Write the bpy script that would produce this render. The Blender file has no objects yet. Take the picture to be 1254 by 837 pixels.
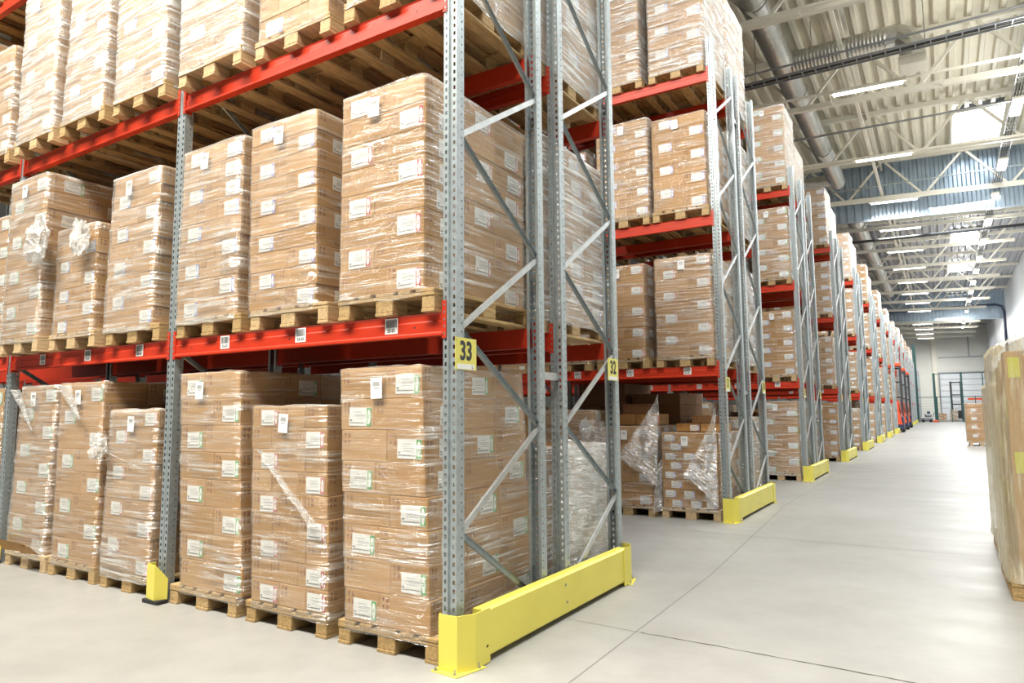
import bpy, bmesh, math, random
from mathutils import Vector, Matrix, noise
R = random.Random(7)
PI = math.pi
SC = bpy.context.scene
COL = SC.collection
ORD = ['first', 'second', 'third', 'fourth', 'fifth', 'sixth', 'seventh', 'eighth', 'ninth', 'tenth', 'eleventh',
       'twelfth', 'thirteenth', 'fourteenth', 'fifteenth', 'sixteenth', 'seventeenth', 'eighteenth', 'nineteenth', 'twentieth']

# ------------------------------------------------------------------ materials
def mat(name):
    m = bpy.data.materials.new(name); m.use_nodes = True
    nt = m.node_tree; nt.nodes.clear()
    out = nt.nodes.new('ShaderNodeOutputMaterial')
    return m, nt, out

def N(nt, kind, **kw):
    n = nt.nodes.new(kind)
    for k, v in kw.items():
        if k in n.inputs: n.inputs[k].default_value = v
        else: setattr(n, k, v)
    return n

def ramp(nt, stops):
    r = nt.nodes.new('ShaderNodeValToRGB')
    e = r.color_ramp.elements
    while len(e) < len(stops): e.new(0.5)
    for i, (p, c) in enumerate(stops):
        e[i].position = p; e[i].color = (c[0], c[1], c[2], 1) if isinstance(c, tuple) else (c, c, c, 1)
    return r

def simple(name, col, rough=.6, metal=0., var=0., scale=8., bump=0., stretch=None, rnd=0., coat=0.):
    """Principled surface with optional noise tint, bump and per object variation."""
    m, nt, out = mat(name)
    b = N(nt, 'ShaderNodeBsdfPrincipled', Roughness=rough, Metallic=metal)
    b.inputs['Base Color'].default_value = (*col, 1)
    if coat: b.inputs['Coat Weight'].default_value = coat
    L = nt.links
    L.new(b.outputs[0], out.inputs[0])
    if var or bump:
        tc = N(nt, 'ShaderNodeTexCoord'); mp = N(nt, 'ShaderNodeMapping')
        if stretch: mp.inputs['Scale'].default_value = stretch
        nz = N(nt, 'ShaderNodeTexNoise', Scale=scale, Detail=5.)
        L.new(tc.outputs['Object'], mp.inputs[0]); L.new(mp.outputs[0], nz.inputs[0])
        if var:
            lo = tuple(c * (1 - var) for c in col); hi = tuple(min(1, c * (1 + var)) for c in col)
            r = ramp(nt, [(.3, lo), (.7, hi)])
            L.new(nz.outputs[0], r.inputs[0])
            src = r.outputs[0]
        if bump:
            bp = N(nt, 'ShaderNodeBump', Strength=bump, Distance=.01)
            L.new(nz.outputs[0], bp.inputs['Height']); L.new(bp.outputs[0], b.inputs['Normal'])
    if rnd:
        oi = N(nt, 'ShaderNodeObjectInfo')
        hs = N(nt, 'ShaderNodeHueSaturation')
        mr = N(nt, 'ShaderNodeMapRange'); mr.inputs['To Min'].default_value = 1 - rnd; mr.inputs['To Max'].default_value = 1 + rnd
        L.new(oi.outputs['Random'], mr.inputs[0]); L.new(mr.outputs[0], hs.inputs['Value'])
        mr2 = N(nt, 'ShaderNodeMapRange'); mr2.inputs['To Min'].default_value = 1 + rnd * .6; mr2.inputs['To Max'].default_value = 1 - rnd * .6
        L.new(oi.outputs['Random'], mr2.inputs[0]); L.new(mr2.outputs[0], hs.inputs['Saturation'])
        if var: L.new(src, hs.inputs['Color'])
        else: hs.inputs['Color'].default_value = (*col, 1)
        src = hs.outputs[0]
    if var or rnd: L.new(src, b.inputs['Base Color'])
    return m

def emis(name, col, s):
    m, nt, out = mat(name)
    e = N(nt, 'ShaderNodeEmission', Strength=s); e.inputs[0].default_value = (*col, 1)
    nt.links.new(e.outputs[0], out.inputs[0])
    return m

def film_mat(name, base, streak, patch_lo, tint=(.93, .92, .88), diff=.5, rough=.16):
    """Stretch film: mostly clear, with milky glossy pleats running round the load."""
    m, nt, out = mat(name); L = nt.links
    uv = N(nt, 'ShaderNodeTexCoord')
    def layer(sx, sy, rot, detail=3., sc=1., dist=.6):
        mp = N(nt, 'ShaderNodeMapping'); mp.inputs['Scale'].default_value = (sx, sy, 1)
        mp.inputs['Rotation'].default_value = (0, 0, rot)
        nz = N(nt, 'ShaderNodeTexNoise', Scale=sc, Detail=detail, Distortion=dist)
        L.new(uv.outputs['UV'], mp.inputs[0]); L.new(mp.outputs[0], nz.inputs[0])
        return nz
    a = layer(1.3, 34, .06); b = layer(1.6, 22, -.22); c = layer(1.2, 1.6, .3, 4, 1.6, .9); d = layer(2.2, 60, .16, 2)
    ra = ramp(nt, [(.53, 0.), (.70, 1.)]); rb = ramp(nt, [(.55, 0.), (.70, 1.)]); rc = ramp(nt, [(.38, patch_lo), (.66, 1.)])
    rd = ramp(nt, [(.56, 0.), (.72, .8)])
    for x, r in ((a, ra), (b, rb), (c, rc), (d, rd)): L.new(x.outputs[0], r.inputs[0])
    mx = N(nt, 'ShaderNodeMath', operation='MAXIMUM'); L.new(ra.outputs[0], mx.inputs[0]); L.new(rb.outputs[0], mx.inputs[1])
    mx2 = N(nt, 'ShaderNodeMath', operation='MAXIMUM'); L.new(mx.outputs[0], mx2.inputs[0]); L.new(rd.outputs[0], mx2.inputs[1])
    mu = N(nt, 'ShaderNodeMath', operation='MULTIPLY'); L.new(mx2.outputs[0], mu.inputs[0]); L.new(rc.outputs[0], mu.inputs[1])
    ma = N(nt, 'ShaderNodeMath', operation='MULTIPLY_ADD'); L.new(mu.outputs[0], ma.inputs[0]); ma.inputs[1].default_value = streak; ma.inputs[2].default_value = base
    lw = N(nt, 'ShaderNodeLayerWeight', Blend=.25)
    fm = N(nt, 'ShaderNodeMath', operation='MULTIPLY_ADD'); L.new(lw.outputs['Facing'], fm.inputs[0]); fm.inputs[1].default_value = .46; L.new(ma.outputs[0], fm.inputs[2])
    cl = N(nt, 'ShaderNodeClamp'); L.new(fm.outputs[0], cl.inputs[0]); cl.inputs['Max'].default_value = .9
    sm = N(nt, 'ShaderNodeMath', operation='ADD'); L.new(a.outputs[0], sm.inputs[0]); L.new(b.outputs[0], sm.inputs[1])
    sm2 = N(nt, 'ShaderNodeMath', operation='ADD'); L.new(sm.outputs[0], sm2.inputs[0]); L.new(d.outputs[0], sm2.inputs[1])
    bp = N(nt, 'ShaderNodeBump', Strength=.9, Distance=.03); L.new(sm2.outputs[0], bp.inputs['Height'])
    g = N(nt, 'ShaderNodeBsdfGlossy', Roughness=rough); g.inputs[0].default_value = (1, 1, 1, 1); L.new(bp.outputs[0], g.inputs['Normal'])
    df = N(nt, 'ShaderNodeBsdfDiffuse'); df.inputs[0].default_value = (*tint, 1)
    s = N(nt, 'ShaderNodeMixShader'); s.inputs[0].default_value = diff
    L.new(g.outputs[0], s.inputs[1]); L.new(df.outputs[0], s.inputs[2])
    t = N(nt, 'ShaderNodeBsdfTransparent'); t.inputs[0].default_value = (.985, .985, .975, 1)
    o = N(nt, 'ShaderNodeMixShader'); L.new(cl.outputs[0], o.inputs[0]); L.new(t.outputs[0], o.inputs[1]); L.new(s.outputs[0], o.inputs[2])
    L.new(o.outputs[0], out.inputs[0])
    return m

M = {}
CARD = (.45, .252, .090)
M['card'] = simple('cardboard', CARD, .75, var=.06, scale=3., stretch=(1, 1, 6), rnd=.12)
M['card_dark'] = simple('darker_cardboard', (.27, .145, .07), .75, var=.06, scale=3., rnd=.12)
M['tape'] = simple('packing_tape', (.46, .30, .16), .3)
M['mark'] = simple('printed_dark_red_ink', (.16, .035, .02), .7)
M['label'] = simple('label_paper', (.80, .81, .80), .55)
M['ink'] = simple('black_ink', (.03, .03, .035), .6)
M['inkgrey'] = simple('grey_print', (.30, .31, .33), .6)
for k, c in dict(green=(.06, .38, .08), red=(.75, .07, .05), blue=(.08, .16, .60), purple=(.13, .09, .48)).items():
    M[k] = simple('label_print_' + k, c, .6)
M['wood'] = simple('pallet_wood', (.46, .32, .16), .8, var=.30, scale=5., stretch=(9, 1.2, 9), bump=.2, rnd=.22)
M['film'] = film_mat('stretch_film', .04, .72, .25, diff=.42, rough=.12)
M['film_mid'] = film_mat('stretch_film_thick', .10, .85, .40, diff=.45, rough=.13)
M['film_heavy_glare'] = film_mat('stretch_film_layers_glare', .17, .95, .55, tint=(.95, .95, .93), diff=.5, rough=.16)  # heavily wrapped; glare of the upper loads also painted into its milkiness
M['film_loose'] = film_mat('stretch_film_crumpled', .30, .80, .6, tint=(.92, .92, .9), diff=.45, rough=.12)
M['film_yellow'] = film_mat('stretch_film_yellowish', .26, .60, .5, tint=(.80, .74, .52), diff=.6, rough=.2)
M['red'] = simple('red_beam_paint', (.52, .036, .012), .38, var=.10, scale=3.)
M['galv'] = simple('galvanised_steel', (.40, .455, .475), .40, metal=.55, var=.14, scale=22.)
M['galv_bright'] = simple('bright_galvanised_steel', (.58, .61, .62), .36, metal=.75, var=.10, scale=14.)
M['yellow'] = simple('yellow_paint', (.74, .66, .11), .42, var=.04, scale=3.)
M['sign'] = simple('yellow_sign_plate', (.74, .68, .15), .45)
M['white'] = simple('cream_white_paint', (.80, .77, .66), .5)
M['whitepanel'] = simple('white_wall_panel', (.72, .75, .78), .35, var=.04, scale=.6)
M['farwall'] = simple('cream_wall', (.76, .76, .70), .7, var=.03, scale=.5)
M['deck'] = simple('roof_deck_steel', (.80, .765, .63), .45, var=.05, scale=.8)
M['deck_daylight_tint'] = simple('roof_deck_steel_daylight_tint', (.42, .44, .47), .4, metal=.2, var=.1, scale=.8)  # far part of the same deck; bluish daylight and dimness put into its colour
M['bluemetal'] = simple('blue_grey_sheet', (.42, .52, .62), .28, metal=.5, var=.12, scale=1.2)
M['duct'] = simple('spiral_duct_steel', (.60, .60, .57), .34, metal=.85, var=.10, scale=6.)
M['darksteel'] = simple('dark_cable', (.035, .037, .04), .5)
M['greysteel'] = simple('grey_steel', (.25, .26, .27), .45, metal=.4)
M['teal'] = simple('dark_green_paint', (.012, .065, .06), .45)
M['orange'] = simple('orange_paint', (.85, .22, .03), .4)
M['truckred'] = simple('truck_red_paint', (.75, .09, .03), .4)
M['bluepaint'] = simple('dark_blue_paint', (.02, .035, .08), .4)
M['rubber'] = simple('black_rubber', (.02, .02, .02), .8)
M['bolt'] = simple('zinc_bolt', (.5, .5, .48), .35, metal=.9)
M['lamp'] = emis('lamp_glow', (1., .98, .92), 9.)
M['sky'] = emis('skylight_daylight', (.93, .97, 1.), 7.)
M['stickeryellow'] = simple('yellow_sticker', (.62, .62, .03), .5)

def floor_mat():
    m, nt, out = mat('polished_concrete'); L = nt.links
    tc = N(nt, 'ShaderNodeTexCoord')
    n1 = N(nt, 'ShaderNodeTexNoise', Scale=.35, Detail=6., Roughness=.6); n2 = N(nt, 'ShaderNodeTexNoise', Scale=3., Detail=8., Roughness=.7)
    mp = N(nt, 'ShaderNodeMapping'); mp.inputs['Scale'].default_value = (.5, 2.2, 1)
    n3 = N(nt, 'ShaderNodeTexNoise', Scale=.8, Detail=4.)
    L.new(tc.outputs['Object'], n1.inputs[0]); L.new(tc.outputs['Object'], n2.inputs[0]); L.new(tc.outputs['Object'], mp.inputs[0]); L.new(mp.outputs[0], n3.inputs[0])
    r1 = ramp(nt, [(.3, (.30, .298, .283)), (.7, (.385, .383, .368))]); L.new(n1.outputs[0], r1.inputs[0])
    r2 = ramp(nt, [(.25, (.86, .86, .86)), (.6, (1, 1, 1))]); L.new(n2.outputs[0], r2.inputs[0])
    mx = N(nt, 'ShaderNodeMix', data_type='RGBA', blend_type='MULTIPLY'); mx.inputs[0].default_value = 1
    L.new(r1.outputs[0], mx.inputs[6]); L.new(r2.outputs[0], mx.inputs[7])
    b = N(nt, 'ShaderNodeBsdfPrincipled'); L.new(mx.outputs[2], b.inputs['Base Color'])
    b.inputs['Specular IOR Level'].default_value = .35
    rr = ramp(nt, [(.3, .36), (.7, .52)]); L.new(n3.outputs[0], rr.inputs[0]); L.new(rr.outputs[0], b.inputs['Roughness'])
    bp = N(nt, 'ShaderNodeBump', Strength=.05, Distance=.02); L.new(n2.outputs[0], bp.inputs['Height']); L.new(bp.outputs[0], b.inputs['Normal'])
    L.new(b.outputs[0], out.inputs[0])
    return m
M['floor'] = floor_mat()
M['joint'] = simple('floor_joint', (.17, .165, .15), .8)
M['crack'] = simple('floor_crack', (.09, .08, .06), .9)

# ------------------------------------------------------------------ mesh builder
class MB:
    def __init__(s): s.v = []; s.f = []; s.m = []; s.uv = None
    def quad(s, a, b, c, d, mi=0):
        i = len(s.v); s.v += [a, b, c, d]; s.f.append((i, i + 1, i + 2, i + 3)); s.m.append(mi)
    def poly(s, pts, mi=0):
        i = len(s.v); s.v += pts; s.f.append(tuple(range(i, i + len(pts)))); s.m.append(mi)
    def box(s, x0, x1, y0, y1, z0, z1, mi=0, bev=0.):
        if bev:
            bm = bmesh.new(); bmesh.ops.create_cube(bm, size=1)
            for v in bm.verts: v.co = Vector(((v.co.x + .5) * (x1 - x0) + x0, (v.co.y + .5) * (y1 - y0) + y0, (v.co.z + .5) * (z1 - z0) + z0))
            bmesh.ops.bevel(bm, geom=bm.edges[:], offset=bev, segments=1, affect='EDGES')
            i = len(s.v); bm.verts.index_update(); s.v += [tuple(v.co) for v in bm.verts]
            for f in bm.faces: s.f.append(tuple(i + v.index for v in f.verts)); s.m.append(mi)
            bm.free(); return
        i = len(s.v)
        s.v += [(x0, y0, z0), (x1, y0, z0), (x1, y1, z0), (x0, y1, z0), (x0, y0, z1), (x1, y0, z1), (x1, y1, z1), (x0, y1, z1)]
        for q in ((0, 3, 2, 1), (4, 5, 6, 7), (0, 1, 5, 4), (1, 2, 6, 5), (2, 3, 7, 6), (3, 0, 4, 7)):
            s.f.append(tuple(i + k for k in q)); s.m.append(mi)
    def bar(s, a, b, w, h, up=(0, 0, 1), mi=0):
        a = Vector(a); b = Vector(b); d = (b - a).normalized(); u = Vector(up)
        r = d.cross(u).normalized(); u = r.cross(d).normalized()
        i = len(s.v)
        for p in (a, b):
            for sx, sy in ((-1, -1), (1, -1), (1, 1), (-1, 1)): s.v.append(tuple(p + r * sx * w / 2 + u * sy * h / 2))
        for q in ((3, 2, 1, 0), (4, 5, 6, 7), (0, 1, 5, 4), (1, 2, 6, 5), (2, 3, 7, 6), (3, 0, 4, 7)):
            s.f.append(tuple(i + k for k in q)); s.m.append(mi)
    def channel(s, a, b, w, d, out, mi=0):
        """C section: web of width w facing OUT, two flanges of depth d going away from OUT."""
        a = Vector(a); b = Vector(b); ax = (b - a).normalized(); o = Vector(out); r = ax.cross(o).normalized(); o = r.cross(ax).normalized()
        P = [(-w / 2, -d), (-w / 2, 0), (w / 2, 0), (w / 2, -d)]
        for k in range(3):
            p, q = P[k], P[k + 1]
            s.quad(*[tuple(e + r * c[0] + o * c[1]) for e, c in ((a, p), (b, p), (b, q), (a, q))], mi=mi)
    def tube(s, pts, r, n=10, mi=0, cap=True):
        rings = []; pts = [Vector(p) for p in pts]
        for k, p in enumerate(pts):
            d = (pts[min(k + 1, len(pts) - 1)] - pts[max(k - 1, 0)]).normalized()
            u = Vector((0, 0, 1)) if abs(d.z) < .9 else Vector((1, 0, 0))
            a = d.cross(u).normalized(); b = a.cross(d).normalized()
            rk = r[k] if isinstance(r, (list, tuple)) else r
            i = len(s.v); s.v += [tuple(p + a * math.cos(t * 2 * PI / n) * rk + b * math.sin(t * 2 * PI / n) * rk) for t in range(n)]
            rings.append(i)
        for i, j in zip(rings, rings[1:]):
            for t in range(n):
                u = (t + 1) % n; s.f.append((i + t, i + u, j + u, j + t)); s.m.append(mi)
        if cap:
            s.f.append(tuple(rings[0] + t for t in range(n))[::-1]); s.m.append(mi)
            s.f.append(tuple(rings[-1] + t for t in range(n))); s.m.append(mi)
    def text(s, txt, size, o, ux, uz, mi=0, bold=0., sx=1.):
        cu = bpy.data.curves.new('t', 'FONT'); cu.body = txt; cu.size = size; cu.align_x = 'CENTER'; cu.align_y = 'CENTER'; cu.offset = bold; cu.resolution_u = 3
        ob = bpy.data.objects.new('t', cu); COL.objects.link(ob)
        bpy.context.view_layer.update()
        me = ob.evaluated_get(bpy.context.evaluated_depsgraph_get()).to_mesh()
        i = len(s.v); o = Vector(o); ux = Vector(ux); uz = Vector(uz)
        s.v += [tuple(o + ux * v.co.x * sx + uz * v.co.y) for v in me.vertices]
        for p in me.polygons: s.f.append(tuple(i + k for k in p.vertices)); s.m.append(mi)
        bpy.data.objects.remove(ob); bpy.data.curves.remove(cu)
    def mesh(s, name, mats, smooth=False):
        me = bpy.data.meshes.new(name); me.from_pydata(s.v, [], s.f)
        for x in mats: me.materials.append(M[x] if isinstance(x, str) else x)
        me.polygons.foreach_set('material_index', s.m)
        if smooth: me.polygons.foreach_set('use_smooth', [True] * len(s.f))
        if s.uv is not None:
            ul = me.uv_layers.new(name='UVMap')
            fl = [0.0] * (2 * len(me.loops))
            for k, l in enumerate(me.loops):
                u = s.uv[l.vertex_index]; fl[2 * k] = u[0]; fl[2 * k + 1] = u[1]
            ul.data.foreach_set('uv', fl)
        me.update()
        return me

def link(name, me, parent=None, loc=(0, 0, 0), rz=0., rot=None, scale=None):
    o = bpy.data.objects.new(name, me); COL.objects.link(o)
    if parent is not None: o.parent = parent
    o.location = loc; o.rotation_euler = rot if rot else (0, 0, rz)
    if scale: o.scale = scale
    return o
USED = set()
def tag(o, label, cat, group=None, kind=None):
    assert label not in USED, label
    n = len(label.split())
    if not 4 <= n <= 15: print('LABEL', n, label)
    USED.add(label)
    o['label'] = label; o['category'] = cat
    if group: o['group'] = group
    if kind: o['kind'] = kind
    return o
def struct(name, me, loc=(0, 0, 0)):
    o = link(name, me, None, loc); o['kind'] = 'structure'; return o
def empty(name, loc, rz=0.): return link(name, None, None, loc, rz)

# ------------------------------------------------------------------ shared meshes
_c = {}
def glyphs(b, put, h):
    """Printed handling marks: two arrows, an umbrella, a goblet, blocks of type. put(u,v)->point on the face."""
    put0 = put; put = lambda u, v: put0(u * 1.35, v * 1.1)
    def r(u0, u1, v0, v1): b.quad(put(u0, v0), put(u1, v0), put(u1, v1), put(u0, v1), 1)
    k = h / .2
    for j, v in enumerate((.0, .042 * k)):
        r(.002, .005, v, v + .024 * k); b.poly([put(-.004, v + .02 * k), put(.011, v + .02 * k), put(.0035, v + .034 * k)], 1)
        r(.022, .036, v + .004 * k, v + .007 * k); r(.022, .025, v + .007 * k, v + .028 * k); r(.033, .036, v + .007 * k, v + .028 * k); r(.022, .036, v + .028 * k, v + .031 * k)
        r(.027, .031, v + .012 * k, v + .022 * k)
def carton_mesh(w, d, h, kind='card'):
    w, d, h = round(w, 2), round(d, 2), round(h, 3)
    key = (w, d, h, kind)
    if key in _c: return _c[key]
    b = MB(); b.box(-w / 2 + .0015, w / 2 - .0015, -d / 2 + .0015, d / 2 - .0015, .001, h - .001, 0, bev=.004)
    e = .0006
    b.box(-w / 2 + .004, w / 2 - .004, -.025, .025, h - .001, h - .0004, 2)
    y = -d / 2 + .0015 - e
    if h < .5:
        glyphs(b, lambda u, v: (-w / 2 + .03 + u, y, h * .50 + v), h)
        x = w / 2 - .0015 + e
        glyphs(b, lambda u, v: (x, -d / 2 + .03 + u, h * .50 + v), h)
        x2 = -w / 2 + .0015 - e
        glyphs(b, lambda u, v: (x2, d / 2 - .03 - u, h * .50 + v), h)
    _c[key] = b.mesh('carton', [kind, 'mark', 'tape']); return _c[key]
def label_mesh(colour, s=1.):
    key = ('label', colour, round(s, 2))
    if key in _c: return _c[key]
    b = MB(); w, h = .19 * s, .118 * s
    b.box(0, w, -.0012, 0, 0, h, 0)
    y = -.0018
    def r(u0, u1, v0, v1, mi): b.quad((u0 * w, y, v0 * h), (u1 * w, y, v0 * h), (u1 * w, y, v1 * h), (u0 * w, y, v1 * h), mi)
    rr = random.Random(5)
    r(.80, .995, .02, .98, 1)
    n = 16
    b.poly([(w * (.8975 + .075 * math.cos(t * 2 * PI / n)), y - .0004, h * (.5 + .42 * math.sin(t * 2 * PI / n))) for t in range(n)], 0)
    r(.875, .92, .40, .62, 3)
    b.quad((w * .86, y - .0008, h * .44), (w * .935, y - .0008, h * .44), (w * .935, y - .0008, h * .50), (w * .86, y - .0008, h * .50), 1)
    b.quad((w * .86, y - .0008, h * .56), (w * .935, y - .0008, h * .56), (w * .935, y - .0008, h * .60), (w * .86, y - .0008, h * .60), 1)
    u = .05
    while u < .74:
        q = rr.uniform(.012, .035); r(u, u + q, .13, .2, 2); u += q + rr.uniform(.006, .02)
    r(.05, .13, .26, .34, 2)
    for v in (.40, .52, .60, .74):
        r(.22, rr.uniform(.5, .76), v, v + .025, 3)
    _c[key] = b.mesh('shipping_label', ['label', colour, 'ink', 'inkgrey']); return _c[key]
def barcode_sheet_mesh():
    if 'bs' in _c: return _c['bs']
    b = MB(); w, h = .095, .13; b.box(0, w, -.001, 0, 0, h, 0)
    rr = random.Random(2); u = .2
    while u < .8:
        q = rr.uniform(.01, .03); b.quad((u * w, -.0016, .6 * h), ((u + q) * w, -.0016, .6 * h), ((u + q) * w, -.0016, .82 * h), (u * w, -.0016, .82 * h), 1); u += q + rr.uniform(.012, .025)
    b.quad((.25 * w, -.0016, .5 * h), (.75 * w, -.0016, .5 * h), (.75 * w, -.0016, .54 * h), (.25 * w, -.0016, .54 * h), 1)
    _c['bs'] = b.mesh('barcode_sheet', ['label', 'inkgrey']); return _c['bs']
def pallet_mesh(v=0):
    key = ('pal', v)
    if key in _c: return _c[key]
    r = random.Random(v); b = MB()
    for x0, x1 in ((0, .10), (.3275, .4725), (.70, .80)):                       # runners
        b.box(x0, x1, 0, 1.2, 0, .022, bev=.003)
    for x0, x1 in ((0, .10), (.3275, .4725), (.70, .80)):
        for y0, y1 in ((0, .145), (.5275, .6725), (1.055, 1.2)):
            b.box(x0 + r.uniform(0, .004), x1, y0 + r.uniform(0, .006), y1, .0222, .100, bev=.004)
    for y0, y1 in ((0, .145), (.5275, .6725), (1.055, 1.2)): b.box(0, .8, y0, y1, .1002, .122, bev=.002)
    for x0, x1 in ((0, .145), (.185, .285), (.3275, .4725), (.515, .615), (.655, .8)):
        b.box(x0, x1, r.uniform(-.004, .002), 1.2 + r.uniform(-.004, .002), .1222, .144, bev=.003)
    _c[key] = b.mesh('wooden_pallet', ['wood']); return _c[key]

def film_mesh(w, d, z0, z1, seed, style, layers, top=True, flare=.0, lean=0., extra=0., slope=0., upright=False):
    """A closed skin of stretch film round a load of w x d, from z0 to z1, pulled into the gaps and pleated."""
    r = random.Random(seed); off = Vector((r.uniform(0, 90), r.uniform(0, 90), r.uniform(0, 90)))
    b = MB(); b.uv = []
    hw, hd = w / 2, d / 2; c = .03
    P = []
    def seg(a, e, n):
        for k in range(n): P.append((a[0] + (e[0] - a[0]) * k / n, a[1] + (e[1] - a[1]) * k / n))
    seg((-hw + c, -hd), (hw - c, -hd), 16); seg((hw - c, -hd), (hw, -hd + c), 2); seg((hw, -hd + c), (hw, hd - c), 22); seg((hw, hd - c), (hw - c, hd), 2)
    seg((hw - c, hd), (-hw + c, hd), 10); seg((-hw + c, hd), (-hw, hd - c), 2); seg((-hw, hd - c), (-hw, -hd + c), 12); seg((-hw, -hd + c), (-hw + c, -hd), 2)
    n = len(P); dist = [0.]
    for k in range(n): dist.append(dist[-1] + math.dist(P[k], P[(k + 1) % n]))
    nv = max(10, int((z1 - z0) / .045))
    lh = (z1 - z0) / max(layers, 1)
    amp = {'film': .006, 'film_mid': .008, 'film_heavy_glare': .011}.get(style, .008)
    rows = [(z0 + (z1 - z0) * k / nv, 0) for k in range(nv + 1)]
    if top: rows += [(z1 + .006, .03), (z1 + .007, .10)]
    for ri, (z, inset) in enumerate(rows):
        t = (z - z0) / (z1 - z0)
        for k in range(n + 1):
            x, y = P[k % n]; l = math.hypot(x / hw, y / hd) or 1
            nx = x / hw if abs(abs(x) - hw) < c + 1e-6 else 0; ny = y / hd if abs(abs(y) - hd) < c + 1e-6 else 0
            q = math.hypot(nx, ny) or 1; nx /= q; ny /= q
            nz = noise.noise(Vector((x * 5, y * 5, z * 9)) + off) * amp + noise.noise(Vector((x * 2, y * 2, z * 26)) + off) * amp * .8
            o = .013 + extra + nz + flare * max(0, .12 - t) * 6 * (.4 + noise.noise(Vector((x * 9, y * 9, 3)) + off))
            o = max(o, .0075 + extra * .8) - inset
            zz = z + (.016 * noise.noise(Vector((x * 4, y * 4, 7)) + off) if ri == 0 else 0) + (.012 * noise.noise(Vector((x * 8, y * 8, 1)) + off) if inset else 0)
            b.v.append((x + nx * o + lean * (min(t, 1) - .5), y + ny * o, (max(zz, z1 + .003) if inset else zz) + slope * (x + hw) * min(1, t))); b.uv.append((z + seed * .11, dist[k] * .5 + seed * .37) if upright else (dist[k] + seed * .37, z + seed * .11 + (inset if inset else 0)))
    for ri in range(len(rows) - 1):
        for k in range(n):
            i = ri * (n + 1) + k; b.f.append((i, i + 1, i + n + 2, i + n + 1)); b.m.append(0)
    return b.mesh('stretch_film', [style], smooth=True)

def sheet_mesh(P00, P10, P11, P01, seed, amp=.04, nu=26, nv=20, style='film_loose'):
    """A loose crumpled sheet of film hanging between four points."""
    r = random.Random(seed); off = Vector((r.uniform(0, 50),) * 3); b = MB(); b.uv = []
    P00, P10, P11, P01 = map(Vector, (P00, P10, P11, P01)); nrm = (P10 - P00).cross(P01 - P00).normalized()
    for j in range(nv + 1):
        for i in range(nu + 1):
            u, v = i / nu, j / nv
            p = (P00 * (1 - u) + P10 * u) * (1 - v) + (P01 * (1 - u) + P11 * u) * v
            k = amp * (noise.noise(p * 5 + off) + .7 * noise.noise(p * 14 + off)) 
            p = p + nrm * k + Vector((0, 0, .5 * amp * noise.noise(p * 7 + off * 2)))
            b.v.append(tuple(p)); b.uv.append((u * (P10 - P00).length * 2.3 + seed, v * (P01 - P00).length * 1.2))
    for j in range(nv):
        for i in range(nu):
            k = j * (nu + 1) + i; b.f.append((k, k + 1, k + nu + 2, k + nu + 1)); b.m.append(0)
    return b.mesh('loose_film', [style], smooth=True)

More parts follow.
